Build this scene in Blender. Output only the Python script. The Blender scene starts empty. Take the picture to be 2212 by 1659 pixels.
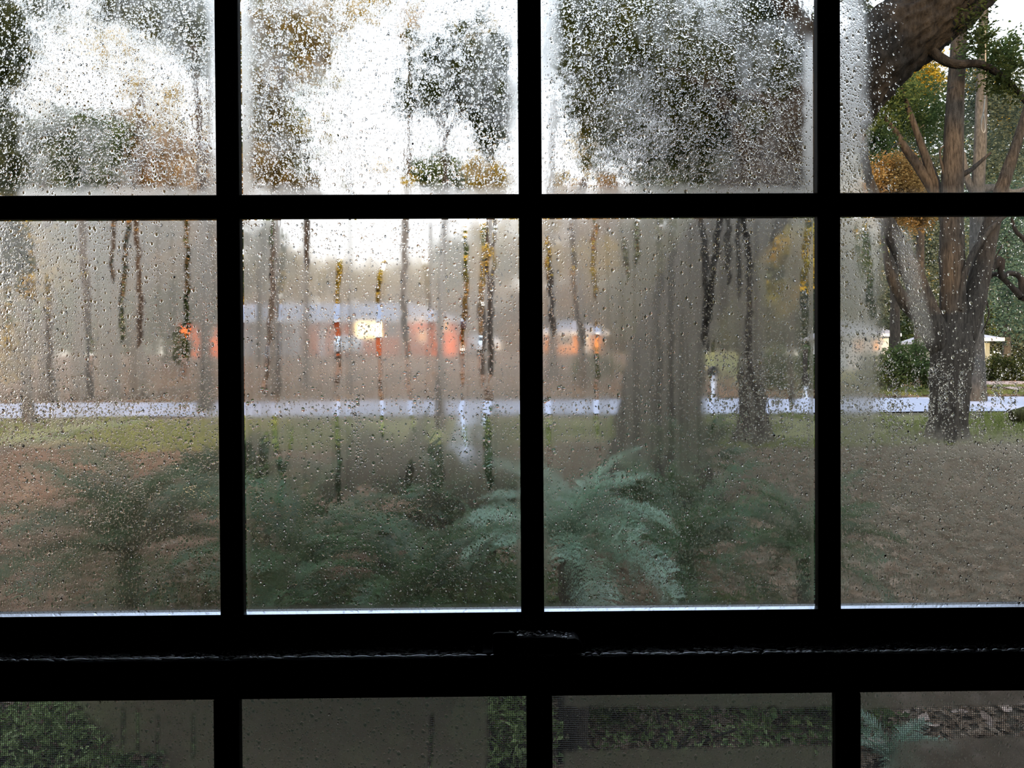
import bpy, math, random
import numpy as np
from mathutils import Vector, Matrix
random.seed(7); rng = np.random.default_rng(7)
sc = bpy.context.scene
col = sc.collection
R = math.radians

# ---------------------------------------------------------------- camera
EYE = np.array([0.0, -0.84, 1.5]); FPX = 1736.0; CX, CY = 1106.0, 829.5
YAW, PITCH, ROLL = R(0.714), R(-0.648), R(0.357)
_f = np.array([math.sin(YAW) * math.cos(PITCH), math.cos(YAW) * math.cos(PITCH), math.sin(PITCH)])
_r0 = np.array([math.cos(YAW), -math.sin(YAW), 0.0]); _u0 = np.cross(_r0, _f)
_r = math.cos(ROLL) * _r0 - math.sin(ROLL) * _u0
_u = math.sin(ROLL) * _r0 + math.cos(ROLL) * _u0
cam_d = bpy.data.cameras.new('camera'); cam = bpy.data.objects.new('camera', cam_d); col.objects.link(cam)
cam_d.sensor_width = 36.0; cam_d.lens = 36.0 * FPX / 2212.0; cam_d.clip_start = 0.01; cam_d.clip_end = 600
cam.matrix_world = Matrix(((_r[0], _u[0], -_f[0], EYE[0]), (_r[1], _u[1], -_f[1], EYE[1]), (_r[2], _u[2], -_f[2], EYE[2]), (0, 0, 0, 1)))
sc.camera = cam

def at(px, py, D):
    """point of the place at depth D (metres beyond the eye) that the photograph shows at px, py"""
    d = _r * (px - CX) / FPX - _u * (py - CY) / FPX + _f
    return EYE + d * (D / d[1])

# ---------------------------------------------------------------- world, sun, exposure
w = bpy.data.worlds.new('world'); sc.world = w; w.use_nodes = True
nt = w.node_tree; nt.nodes.clear()
wo = nt.nodes.new('ShaderNodeOutputWorld'); bg = nt.nodes.new('ShaderNodeBackground')
tc = nt.nodes.new('ShaderNodeTexCoord'); sp = nt.nodes.new('ShaderNodeSeparateXYZ'); rp = nt.nodes.new('ShaderNodeValToRGB')
nt.links.new(tc.outputs['Generated'], sp.inputs[0]); nt.links.new(sp.outputs['Z'], rp.inputs[0])
rp.color_ramp.elements[0].position = 0.0; rp.color_ramp.elements[0].color = (1.0, 0.89, 0.74, 1)
rp.color_ramp.elements[1].position = 0.7; rp.color_ramp.elements[1].color = (0.66, 0.80, 1.0, 1)
e = rp.color_ramp.elements.new(0.18); e.color = (0.95, 0.955, 0.99, 1)
nt.links.new(rp.outputs[0], bg.inputs[0]); bg.inputs[1].default_value = 2.3
nt.links.new(bg.outputs[0], wo.inputs[0])
sd = bpy.data.lights.new('sun', 'SUN'); sd.energy = 6.0; sd.color = (1.0, 0.62, 0.30); sd.angle = R(0.6)
sun = bpy.data.objects.new('sun', sd); col.objects.link(sun)
_sd = Vector((0.18, 1.0, -math.tan(R(9.0)))).normalized()
sun.rotation_euler = _sd.to_track_quat('-Z', 'Y').to_euler(); sun.location = (-4, -20, 12)
sc.view_settings.view_transform = 'Standard'; sc.view_settings.look = 'None'
sc.view_settings.exposure = 0.0; sc.view_settings.gamma = 1.0; sc.view_settings.use_curve_mapping = False
sc.cycles.max_bounces = 16; sc.cycles.transmission_bounces = 12; sc.cycles.transparent_max_bounces = 24
sc.cycles.diffuse_bounces = 2; sc.cycles.glossy_bounces = 3; sc.cycles.sample_clamp_indirect = 8.0

# ---------------------------------------------------------------- helpers
def tag(o, label=None, cat=None, group=None, kind=None):
    if label: o['label'] = label
    if cat: o['category'] = cat
    if group: o['group'] = group
    if kind: o['kind'] = kind
    return o

def empty(name, loc=(0, 0, 0), rz=0.0, parent=None):
    o = bpy.data.objects.new(name, None); col.objects.link(o); o.location = loc; o.rotation_euler = (0, 0, rz)
    o.empty_display_size = 0.1
    if parent: o.parent = parent
    return o

def link(name, me, m=None, parent=None, loc=None):
    o = bpy.data.objects.new(name, me); col.objects.link(o)
    if m is not None and not me.materials: me.materials.append(m)
    if parent is not None: o.parent = parent
    if loc is not None: o.location = loc
    return o

def mesh_np(name, V, F, smooth=False):
    """F: (n,k) array of k-gons or list of such arrays"""
    if not isinstance(F, list): F = [F]
    V = np.asarray(V, dtype=np.float32)
    me = bpy.data.meshes.new(name)
    me.vertices.add(len(V)); me.vertices.foreach_set('co', V.ravel())
    nl = sum(f.size for f in F); nf = sum(len(f) for f in F)
    me.loops.add(nl); me.polygons.add(nf)
    me.loops.foreach_set('vertex_index', np.concatenate([f.ravel() for f in F]).astype(np.int32))
    tot = np.concatenate([np.full(len(f), f.shape[1], np.int32) for f in F])
    st = np.concatenate([[0], np.cumsum(tot)[:-1]]).astype(np.int32)
    me.polygons.foreach_set('loop_start', st)
    me.polygons.foreach_set('use_smooth', np.full(nf, smooth))
    me.update(calc_edges=True); me.validate()
    return me

class MB:
    """collects verts and faces of one part"""
    def __init__(s): s.v = []; s.f = []
    def add(s, vs, fs):
        b = len(s.v); s.v += [tuple(v) for v in vs]; s.f += [tuple(i + b for i in f) for f in fs]; return s
    def box(s, x0, x1, y0, y1, z0, z1):
        return s.add([(x0, y0, z0), (x1, y0, z0), (x1, y1, z0), (x0, y1, z0), (x0, y0, z1), (x1, y0, z1), (x1, y1, z1), (x0, y1, z1)],
                     [(0, 3, 2, 1), (4, 5, 6, 7), (0, 1, 5, 4), (1, 2, 6, 5), (2, 3, 7, 6), (3, 0, 4, 7)])
    def prism(s, prof, y0, y1):
        """profile of (x,z), counter-clockwise seen from -y, swept along y"""
        n = len(prof)
        vs = [(x, y0, z) for x, z in prof] + [(x, y1, z) for x, z in prof]
        return s.add(vs, [tuple(range(n)), tuple(range(2 * n - 1, n - 1, -1))] + [(i, i + n, (i + 1) % n + n, (i + 1) % n) for i in range(n)])
    def build(s, name, m, parent=None, smooth=False, bevel=0.0, loc=None):
        me = bpy.data.meshes.new(name); me.from_pydata(s.v, [], s.f); me.update()
        if smooth: me.polygons.foreach_set('use_smooth', [True] * len(me.polygons))
        o = link(name, me, m, parent, loc)
        if bevel:
            b = o.modifiers.new('bevel', 'BEVEL'); b.width = bevel; b.segments = 2; b.limit_method = 'ANGLE'
        return o

def nz(*a): return np.asarray(a, dtype=float)

def smooth_path(pts, n):
    P = np.array(pts, dtype=float)
    if len(P) < 3:
        t = np.linspace(0, 1, n)[:, None]; return P[0] * (1 - t) + P[-1] * t
    Q = np.vstack([2 * P[0] - P[1], P, 2 * P[-1] - P[-2]]); out = []
    ts = np.linspace(0, len(P) - 1 - 1e-6, n)
    for t in ts:
        i = int(t); u = t - i; a, b, c, d = Q[i], Q[i + 1], Q[i + 2], Q[i + 3]
        out.append(.5 * (2 * b + (c - a) * u + (2 * a - 5 * b + 4 * c - d) * u * u + (3 * b - a - 3 * c + d) * u ** 3))
    return np.array(out)

def tube(pts, radii, nseg=10, nring=None, rough=0.0, seed=0, flare=0.0):
    nring = nring or max(4, len(pts) * 4)
    PR = smooth_path([tuple(p) + (r,) for p, r in zip(pts, radii)], nring)
    P = PR[:, :3]; rad = np.maximum(PR[:, 3], 0.001)
    T = np.gradient(P, axis=0); T /= np.linalg.norm(T, axis=1)[:, None] + 1e-9
    ref = np.array([0.0, 1.0, 0.0]) if abs(T[0][1]) < .8 else np.array([1.0, 0, 0])
    A = np.cross(T, ref); A /= np.linalg.norm(A, axis=1)[:, None] + 1e-9; B = np.cross(T, A)
    th = np.linspace(0, 2 * np.pi, nseg, endpoint=False)
    rr = rad[:, None] * np.ones(nseg)[None]
    if rough:
        g = np.random.default_rng(seed); s = np.arange(nring)[:, None] / 7.0
        for k in range(1, 5):
            rr = rr * (1 + rough * .5 / k * np.sin(k * th[None] + g.uniform(0, 6.3) + g.uniform(.3, 1.2) * s))
        rr = rr * (1 + rough * .35 * g.standard_normal((nring, nseg)))
    if flare:
        q = np.exp(-np.linspace(0, 1, nring) * 9)[:, None]
        rr = rr * (1 + flare * q * (1 + .45 * np.sin(5 * th[None] + seed)))
    V = P[:, None] + rr[..., None] * (np.cos(th)[None, :, None] * A[:, None] + np.sin(th)[None, :, None] * B[:, None])
    V = V.reshape(-1, 3); i = np.arange(nring - 1)[:, None] * nseg; j = np.arange(nseg)[None]; j2 = (j + 1) % nseg
    F = np.stack([i + j, i + j2, i + nseg + j2, i + nseg + j], -1).reshape(-1, 4)
    return V, F

def join_np(parts):
    V = []; F = []; b = 0
    for v, f in parts: V.append(v); F.append(f + b); b += len(v)
    return np.concatenate(V), np.concatenate(F)

def leaves(C, L, W, up=0.3, seed=0, droop=None):
    """one bent four-sided leaf (two triangles) at each centre"""
    g = np.random.default_rng(seed); n = len(C)
    L = np.broadcast_to(L, n) * g.uniform(.7, 1.3, n); W = np.broadcast_to(W, n) * g.uniform(.7, 1.3, n)
    d = g.standard_normal((n, 3)); d[:, 2] *= .6
    if droop is not None: d[:, 2] -= droop
    d /= np.linalg.norm(d, axis=1)[:, None]
    q = g.standard_normal((n, 3)); q[:, 2] += up * 3; s = np.cross(d, q); s /= np.linalg.norm(s, axis=1)[:, None] + 1e-9
    nn = np.cross(s, d)
    a = C - d * L[:, None] / 2; b = C + d * L[:, None] / 2
    m = C - d * L[:, None] * .05 + nn * W[:, None] * .22
    V = np.stack([a, m + s * W[:, None] / 2, b, m - s * W[:, None] / 2], 1).reshape(-1, 3)
    F = np.arange(4 * n).reshape(n, 4)
    return V, F

# ---------------------------------------------------------------- materials
def mat(name):
    m = bpy.data.materials.new(name); m.use_nodes = True; m.node_tree.nodes.clear(); return m
class N:
    def __init__(s, m): s.t = m.node_tree
    def n(s, typ, **kw):
        x = s.t.nodes.new('ShaderNode' + typ)
        for k, v in kw.items(): setattr(x, k, v)
        return x
    def l(s, a, b): s.t.links.new(a, b)
    def val(s, inp, v):
        if hasattr(v, 'is_linked') or hasattr(v, 'links'): s.l(v, inp)
        else: inp.default_value = v
    def math(s, op, a, b=0.0, c=None, clamp=False):
        x = s.n('Math', operation=op); x.use_clamp = clamp; s.val(x.inputs[0], a); s.val(x.inputs[1], b)
        if c is not None: s.val(x.inputs[2], c)
        return x.outputs[0]
    def noise(s, vec, scale, detail=3, rough=.55):
        x = s.n('TexNoise'); x.inputs['Scale'].default_value = scale; x.inputs['Detail'].default_value = detail
        x.inputs['Roughness'].default_value = rough
        if vec is not None: s.l(vec, x.inputs['Vector'])
        return x.outputs['Fac']
    def obj(s): return s.n('TexCoord').outputs['Object']
    def mapping(s, vec, scale):
        x = s.n('Mapping'); x.inputs['Scale'].default_value = scale; s.l(vec, x.inputs['Vector']); return x.outputs[0]
    def ramp(s, fac, cols):
        x = s.n('ValToRGB'); s.l(fac, x.inputs[0]); cr = x.color_ramp
        while len(cr.elements) > 1: cr.elements.remove(cr.elements[-1])
        cr.elements[0].position = cols[0][0]; cr.elements[0].color = tuple(cols[0][1]) + (1,)
        for p, c in cols[1:]:
            el = cr.elements.new(p); el.color = tuple(c) + (1,)
        return x.outputs[0]
    def mixc(s, fac, a, b):
        x = s.n('Mix', data_type='RGBA'); s.val(x.inputs[0], fac); s.val(x.inputs[6], a); s.val(x.inputs[7], b); return x.outputs[2]
    def out(s, sh, disp=None):
        o = s.n('OutputMaterial'); s.l(sh, o.inputs[0]); return o
    def bsdf(s, color=(.5, .5, .5, 1), rough=.7, spec=.3, metal=0.0, bump=None):
        b = s.n('BsdfPrincipled'); s.val(b.inputs['Base Color'], color); s.val(b.inputs['Roughness'], rough)
        b.inputs['Specular IOR Level'].default_value = spec; b.inputs['Metallic'].default_value = metal
        if bump:
            h, dist = bump; x = s.n('Bump'); s.l(h, x.inputs['Height']); x.inputs['Distance'].default_value = dist
            s.l(x.outputs[0], b.inputs['Normal'])
        return b.outputs[0]

def simple(name, c, rough=.7, spec=.3, metal=0.0, vary=.25, scale=6.0, bump=0.0):
    m = mat(name); n = N(m); f = n.noise(n.obj(), scale, 4)
    c2 = tuple(min(1, x * (1 + vary)) for x in c); c1 = tuple(x * (1 - vary) for x in c)
    colr = n.ramp(f, [(.3, c1), (.7, c2)])
    n.out(n.bsdf(colr, rough, spec, metal, (f, bump) if bump else None)); return m

def leaf_mat(name, cols, scale=1.2, trans=.35, gloss=.0):
    m = mat(name); n = N(m); o = n.obj()
    f = n.math('ADD', n.math('MULTIPLY', n.noise(o, scale, 2), .5), n.math('MULTIPLY', n.noise(o, scale * 13, 1), .5))
    k = len(cols); c = n.ramp(f, [(.34 + .32 * i / max(1, k - 1), x) for i, x in enumerate(cols)])
    d = n.n('BsdfDiffuse'); t = n.n('BsdfTranslucent'); n.l(c, d.inputs[0]); n.l(c, t.inputs[0])
    mx = n.n('MixShader'); mx.inputs[0].default_value = trans; n.l(d.outputs[0], mx.inputs[1]); n.l(t.outputs[0], mx.inputs[2])
    s = mx.outputs[0]
    if gloss:
        g = n.n('BsdfGlossy'); g.inputs['Roughness'].default_value = .35; mg = n.n('MixShader'); mg.inputs[0].default_value = gloss
        n.l(s, mg.inputs[1]); n.l(g.outputs[0], mg.inputs[2]); s = mg.outputs[0]
    n.out(s); return m

def bark_mat(name, c1, c2, sc_=(9, 9, 2.2), bump=.03):
    m = mat(name); n = N(m); o = n.obj(); v = n.mapping(o, sc_)
    f = n.noise(v, 2.2, 5, .65); g = n.noise(o, 1.3, 2)
    c = n.mixc(g, n.ramp(f, [(.35, c1), (.65, c2)]), n.ramp(f, [(.3, tuple(x * .55 for x in c1)), (.7, tuple(x * .8 for x in c2))]))
    n.out(n.bsdf(c, .95, .1, 0, (f, bump))); return m

M = {}
M['frame'] = simple('unlit_black_frame', (.005, .005, .0065), .6, .12, vary=.1)  # near-black stands in for the unlit look of a white frame
M['bead'] = simple('gloss_bead', (.008, .010, .018), .12, 1.0, vary=.1)  # frame shade put into the colour here too, with gloss
M['strip'] = simple('added_sky_mirror_strip', (.75, .80, .92), .22, .5, metal=1.0, vary=.05)  # metal made up for the sky reflection along the bead edge
M['room'] = simple('dim_plaster', (.02, .02, .02), .95, .0, vary=.1)
M['siding'] = simple('painted_siding', (.45, .43, .38), .7, .3)
M['shingle'] = simple('unseen_roof_shingle', (.07, .065, .065), .9, .1, scale=3)
M['metal'] = simple('dark_bronze_metal', (.008, .008, .009), .5, .3, vary=.1)
m = mat('water'); n = N(m); g = n.n('BsdfGlass'); g.inputs['IOR'].default_value = 1.333; g.inputs['Roughness'].default_value = 0.0; n.out(g.outputs[0]); M['water'] = m
m = mat('pane_glass'); n = N(m); tr = n.n('BsdfTransparent'); tr.inputs[0].default_value = (.985, .995, .99, 1)
gl = n.n('BsdfGlossy'); gl.inputs['Roughness'].default_value = 0.0; fr = n.n('Fresnel'); fr.inputs[0].default_value = 1.3
mx = n.n('MixShader'); n.l(fr.outputs[0], mx.inputs[0]); n.l(tr.outputs[0], mx.inputs[1]); n.l(gl.outputs[0], mx.inputs[2]); n.out(mx.outputs[0]); M['glass'] = m
m = mat('gloss_boosted_water'); n = N(m); g = n.n('BsdfGlass'); g.inputs['IOR'].default_value = 1.333; g.inputs['Roughness'].default_value = 0.0
g2_ = n.n('BsdfGlossy'); g2_.inputs['Roughness'].default_value = .06; mx = n.n('MixShader'); mx.inputs[0].default_value = .5; n.l(g.outputs[0], mx.inputs[1]); n.l(g2_.outputs[0], mx.inputs[2]); n.out(mx.outputs[0]); M['pool'] = m  # extra gloss added to lift the highlights beyond clear water
m = mat('water_back'); n = N(m); g = n.n('BsdfRefraction'); g.inputs['IOR'].default_value = 1.333; g.inputs['Roughness'].default_value = 0.0; n.out(g.outputs[0]); M['film_back'] = m

def film_material():
    """a thin film of condensed water: fogged where tiny droplets stand, clear where it has run, with beads"""
    m = mat('condensation_film'); n = N(m); o = n.obj()
    fog = n.n('Attribute', attribute_name='fog').outputs['Fac']; bead = n.n('Attribute', attribute_name='bead').outputs['Fac']
    rip = n.n('Attribute', attribute_name='ripple').outputs['Fac']
    wob = n.n('TexNoise'); wob.inputs['Scale'].default_value = 260; wob.inputs['Detail'].default_value = 2; n.l(o, wob.inputs['Vector'])
    wsub = n.n('VectorMath', operation='SUBTRACT'); n.l(wob.outputs['Color'], wsub.inputs[0]); wsub.inputs[1].default_value = (.5, .5, .5)
    wsc = n.n('VectorMath', operation='SCALE'); n.l(wsub.outputs[0], wsc.inputs[0]); wsc.inputs['Scale'].default_value = .0010
    wad = n.n('VectorMath', operation='ADD'); n.l(o, wad.inputs[0]); n.l(wsc.outputs[0], wad.inputs[1])
    vec = wad.outputs[0]
    heights = []; cover = None
    for k, (scale, rad, thr0, hs) in enumerate([(205., .38, 1.0, .42), (390., .44, 1.0, .42), (700., .50, 1.0, .36)]):
        mp = n.n('Mapping'); mp.inputs['Scale'].default_value = (1, 0.0, .82); mp.inputs['Location'].default_value = (.37 * k, 0, .61 * k); n.l(vec, mp.inputs['Vector'])
        vo = n.n('TexVoronoi'); vo.voronoi_dimensions = '3D'; vo.feature = 'F1'; vo.inputs['Scale'].default_value = scale; n.l(mp.outputs[0], vo.inputs['Vector'])
        sepc = n.n('SeparateColor'); n.l(vo.outputs['Color'], sepc.inputs[0])
        # a cell holds a bead when its random number exceeds thr0 - bead
        on = n.math('GREATER_THAN', sepc.outputs[0], n.math('SUBTRACT', thr0, n.math('MULTIPLY', bead, (.95, 1.02, 1.2)[k])))
        rr = n.math('MULTIPLY', n.math('MULTIPLY_ADD', sepc.outputs[1], .6, .5), rad)
        d2 = n.math('POWER', vo.outputs['Distance'], 2.0); r2 = n.math('POWER', rr, 2.0)
        q = n.math('MAXIMUM', n.math('SUBTRACT', r2, d2), 0.0)
        h = n.math('MULTIPLY', n.math('SQRT', q), on)
        heights.append(n.math('MULTIPLY', h, hs / scale))
        cv = n.math('MULTIPLY', n.math('GREATER_THAN', q, 0.0), on)
        cover = cv if cover is None else n.math('MAXIMUM', cover, cv)
    h = n.math('MAXIMUM', n.math('MAXIMUM', heights[0], heights[1]), heights[2])
    # gentle wavy thickness where water has run
    rv = n.mapping(o, (1.0, 1.0, 1.0))
    rn = n.math('ADD', n.math('MULTIPLY', n.noise(n.mapping(o, (1.0, 0, .55)), 330, 3, .6), .00010), n.math('MULTIPLY', n.noise(n.mapping(o, (1., 0, .5)), 90, 2), .00040))
    h = n.math('ADD', h, n.math('MULTIPLY', rn, rip))
    bp = n.n('Bump'); bp.inputs['Distance'].default_value = 1.0; bp.inputs['Strength'].default_value = 1.0; n.l(h, bp.inputs['Height'])
    # fog broken into fine grain, cleared inside beads
    grain = n.noise(o, 620, 2, .6)
    f2 = n.math('MULTIPLY', fog, n.math('MULTIPLY_ADD', grain, .35, .83), clamp=True)
    f2 = n.math('MULTIPLY', f2, n.math('SUBTRACT', 1.0, n.math('MULTIPLY', cover, .92)), clamp=True)
    na = n.n('BsdfRefraction'); na.inputs['IOR'].default_value = 1.333
    n.l(n.math('MULTIPLY', n.math('POWER', f2, 1.1), .125), na.inputs['Roughness']); n.l(bp.outputs[0], na.inputs['Normal'])
    wi = n.n('BsdfRefraction'); wi.inputs['IOR'].default_value = 1.333; wi.inputs['Roughness'].default_value = .84
    wi.inputs['Color'].default_value = (1.0, .985, .95, 1)
    mx = n.n('MixShader'); n.l(n.math('MULTIPLY', f2, .64), mx.inputs[0]); n.l(na.outputs[0], mx.inputs[1]); n.l(wi.outputs[0], mx.inputs[2])
    n.out(mx.outputs[0]); return m
M['film'] = film_material()

M['oak_bark'] = bark_mat('oak_bark', (.011, .010, .009), (.042, .037, .031), (7, 7, 3), .05)
M['brown_bark'] = bark_mat('brown_bark', (.026, .022, .018), (.10, .084, .068), (14, 14, 2.5), .02)
M['grey_bark'] = bark_mat('grey_bark', (.055, .052, .046), (.14, .13, .115), (12, 12, 3), .02)
M['dark_bark'] = bark_mat('dark_bark', (.02, .016, .013), (.07, .055, .045), (10, 10, 2), .02)
M['leaf_dark'] = leaf_mat('leaf_dark', [(.018, .028, .010), (.045, .06, .02), (.10, .11, .03)])
M['leaf_olive'] = leaf_mat('leaf_olive', [(.045, .045, .02), (.12, .10, .045), (.24, .17, .05), (.55, .40, .07)])
M['leaf_green'] = leaf_mat('leaf_green', [(.03, .05, .018), (.08, .12, .045), (.16, .19, .06)])
M['leaf_grey'] = leaf_mat('leaf_grey', [(.05, .065, .045), (.11, .14, .10), (.19, .22, .15)])
M['leaf_yellow'] = leaf_mat('leaf_yellow', [(.10, .09, .02), (.34, .26, .04), (.62, .45, .07)])
M['leaf_rust'] = leaf_mat('leaf_rust', [(.09, .06, .025), (.28, .17, .06), (.52, .36, .14)])
M['leaf_bluegreen'] = leaf_mat('leaf_bluegreen', [(.04, .075, .055), (.10, .17, .13), (.18, .27, .20)])
M['leaf_light'] = leaf_mat('leaf_light', [(.04, .06, .02), (.14, .19, .06), (.36, .42, .2)], 6)
M['palm'] = leaf_mat('palm_green', [(.012, .030, .009), (.03, .068, .022), (.08, .13, .05)], 3, .3, .03)
M['palm_pale'] = leaf_mat('palm_pale', [(.06, .11, .065), (.14, .23, .14), (.28, .40, .27)], 3, .35, .06)
M['litter'] = leaf_mat('leaf_litter', [(.045, .03, .02), (.13, .08, .05), (.24, .165, .11), (.46, .36, .28)], 9, .1)
M['litter_pale'] = leaf_mat('litter_pale', [(.30, .20, .15), (.5, .36, .29), (.62, .5, .42)], 9, .1)
M['grass'] = leaf_mat('grass_blade', [(.09, .11, .03), (.19, .22, .07), (.32, .33, .12)], 4, .3)

# ---------------------------------------------------------------- terrain shape
TY = [-30, 0, 4, 7, 10, 14, 18, 24, 30, 38, 48, 58, 75, 120, 200]
TZ = [-2.0, -2.0, -2.0, -1.8, -1.50, -1.21, -.93, -.77, -.55, .25, 1.0, 1.5, 2.0, 3.2, 5.5]
TZr = [-2.0, -2.0, -2.0, -1.8, -1.50, -1.21, -.93, -.77, -.60, -.45, -.1, .2, .8, 2.0, 4.0]
def ground(x, y):
    x = np.asarray(x, float); y = np.asarray(y, float) + .84
    t = np.clip((x / np.maximum(y, 1) - .28) / .14, 0, 1); t = t * t * (3 - 2 * t)
    z = np.interp(y, TY, TZ) * (1 - t) + np.interp(y, TY, TZr) * t
    bump = .05 * np.sin(x * .7 + 1) * np.sin(y * .5) * np.clip((y - 3) / 6, 0, 1)
    road = np.clip(1 - np.abs(y - 21) / 5, 0, 1)
    return 1.5 + z + bump * (1 - road)
def gpt(x, y): return np.array([x, y, float(ground(x, y))])
def gx(px, D):
    """place on the ground under photo column px at depth D"""
    p = at(px, 810, D); return gpt(p[0], p[1])

# ---------------------------------------------------------------- house the photograph is taken from
WX0, WX1, WZ0, WZ1 = -0.645, 0.705, 0.255, 2.185
def struct(o): o['kind'] = 'structure'; return o
b = MB()
b.box(-7, WX0, -.06, .12, -.6, 2.6).box(WX1, 7, -.06, .12, -.6, 2.6).box(WX0, WX1, -.06, .12, -.6, WZ0).box(WX0, WX1, -.06, .12, WZ1, 2.6)
wf = struct(b.build('wall_front', M['siding']))
wf.data.materials.append(M['room'])
for p in wf.data.polygons:
    if p.center.y < -.05 or (abs(p.normal.y) < .5 and WX0 - .01 < p.center.x < WX1 + .01 and 0 < p.center.z < 2.3): p.material_index = 1
struct(MB().box(-3.1, -3.0, -5.0, -.06, 0, 2.5).build('wall_left', M['room']))
struct(MB().box(3.0, 3.1, -5.0, -.06, 0, 2.5).build('wall_right', M['room']))
struct(MB().box(-3.1, 3.1, -5.1, -5.0, 0, 2.5).build('wall_back', M['room']))
struct(MB().box(-7, -6.85, -8, -.06, -.6, 2.6).build('wall_west', M['siding']))
struct(MB().box(6.85, 7, -8, -.06, -.6, 2.6).build('wall_east', M['siding']))
struct(MB().box(-6.85, 6.85, -8, -7.85, -.6, 2.6).build('wall_south', M['siding']))
struct(MB().box(-6.85, 6.85, -7.85, -.06, -.12, 0).build('floor', M['room']))
struct(MB().box(-6.85, 6.85, -7.85, -.06, 2.5, 2.6).build('ceiling', M['room']))
b = MB()
b.add([(-7.4, .3, 2.55), (7.4, .3, 2.55), (7.4, -8.4, 2.55), (-7.4, -8.4, 2.55), (-7.4, -3.95, 5.25), (7.4, -3.95, 5.25)],
      [(0, 1, 5, 4), (2, 3, 4, 5), (0, 4, 3), (1, 2, 5), (0, 3, 2, 1)])
struct(b.build('roof', M['shingle']))  # unseen; breadth and ridge shaped to shade the near yard
# interior casing round the window
cs = struct(empty('trim_1', (0, -.06, 0)))
for bx in ((WX0 - .09, WX0, -.02, 0, WZ0 - .02, WZ1 + .09), (WX1, WX1 + .09, -.02, 0, WZ0 - .02, WZ1 + .09), (WX0, WX1, -.02, 0, WZ1, WZ1 + .09)):
    MB().box(*bx).build('casing', M['frame'], cs, bevel=.003)
MB().box(WX0 - .12, WX1 + .12, -.05, .012, WZ0 - .045, WZ0 - .02).build('window_stool', M['frame'], cs, bevel=.004)

# ---------------------------------------------------------------- window: upper sash (window_1) and lower sash (window_2)
UX = [-.5973, -.2835, .0308, .3440, .6575]; LX = [-.5913, -.2776, .0354, .3472, .6600]
HW = .0121; HB = .003
UZ = [(1.2565, 1.6646), (1.6890, 2.0971)]; UG = .012
LZ = [(.7440, 1.1775), (.3105, .7196)]; LG = -.026
win1 = struct(empty('window_1', (0, 0, 0))); win2 = struct(empty('window_2', (0, 0, 0)))
fr = struct(empty('window_3', (0, 0, 0)))
for nme, bx in (('side_jamb', (WX0, WX0 + .02, -.05, .06, WZ0, WZ1)), ('side_jamb', (WX1 - .02, WX1, -.05, .06, WZ0, WZ1)),
                ('head_jamb', (WX0 + .02, WX1 - .02, -.05, .06, WZ1 - .02, WZ1)), ('sill', (WX0 + .02, WX1 - .02, -.05, .13, WZ0, WZ0 + .025))):
    MB().box(*bx).build(nme, M['frame'], fr, bevel=.001)
X0, X1 = WX0 + .021, WX1 - .021
# upper sash
BZ = 1.2525
MB().box(X0, UX[0] + HW, 0, .03, 1.217, 2.163).build('stile', M['frame'], win1, bevel=.0012)
MB().box(UX[4] - HW, X1, 0, .03, 1.217, 2.163).build('stile', M['frame'], win1, bevel=.0012)
MB().box(UX[0] + HW, UX[4] - HW, 0, .03, 2.0971, 2.163).build('top_rail', M['frame'], win1, bevel=.0012)
MB().box(UX[0] + HW, UX[4] - HW, 0.0005, .03, 1.181, BZ - .004).build('bottom_rail', M['frame'], win1)
for k in (1, 2, 3):
    MB().box(UX[k] - HW, UX[k] + HW, -.001, .0112, BZ - .004, 2.0971).build('muntin', M['frame'], win1, bevel=.002)
MB().box(UX[0] + HW, UX[4] - HW, 0, .0105, 1.6646, 1.6890).build('muntin', M['frame'], win1, bevel=.002)
for k in range(4):      # sloping glazing bead under each pane: its added metal edge mirrors the sky
    x0, x1 = UX[k] + HW, UX[k + 1] - HW
    b = MB(); y0, y1, y2 = .0002, .0062, .0108
    b.add([(x0, y0, BZ - .005), (x1, y0, BZ - .005), (x0, y0, BZ - .0012), (x1, y0, BZ - .0012), (x0, y1, BZ + .0002), (x1, y1, BZ + .0002), (x0, y2, BZ + .0012), (x1, y2, BZ + .0012), (x0, y2, BZ - .005), (x1, y2, BZ - .005)],
          [(0, 1, 3, 2), (2, 3, 5, 4), (4, 5, 7, 6), (6, 7, 9, 8), (8, 9, 1, 0), (0, 2, 4, 6, 8), (1, 9, 7, 5, 3)])
    gbd = b.build('glazing_bead', M['bead'], win1); gbd.data.materials.append(M['strip']); gbd.data.polygons[1].material_index = 1; gbd['label'] = 'shade-black glazing bead with an added metal edge mirroring the sky'
# lower sash
MB().box(X0, LX[0] + HW, -.038, -.002, .281, 1.217).build('stile', M['frame'], win2, bevel=.0012)
MB().box(LX[4] - HW, X1, -.038, -.002, .281, 1.217).build('stile', M['frame'], win2, bevel=.0012)
MB().box(LX[0] + HW, LX[4] - HW, -.038, -.002, 1.1775, 1.217).build('meeting_rail', M['bead'], win2, bevel=.001)
MB().box(LX[0] + HW, LX[4] - HW, -.038, -.002, .281, .3105).build('bottom_rail', M['frame'], win2, bevel=.0012)
for k in (1, 2, 3):
    MB().box(LX[k] - HW - .0008, LX[k] + HW + .0008, -.0385, -.0268, .3105, 1.1775).build('muntin', M['frame'], win2, bevel=.002)
MB().box(LX[0] + HW, LX[4] - HW, -.038, -.0275, .7196, .7440).build('muntin', M['frame'], win2, bevel=.002)

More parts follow.
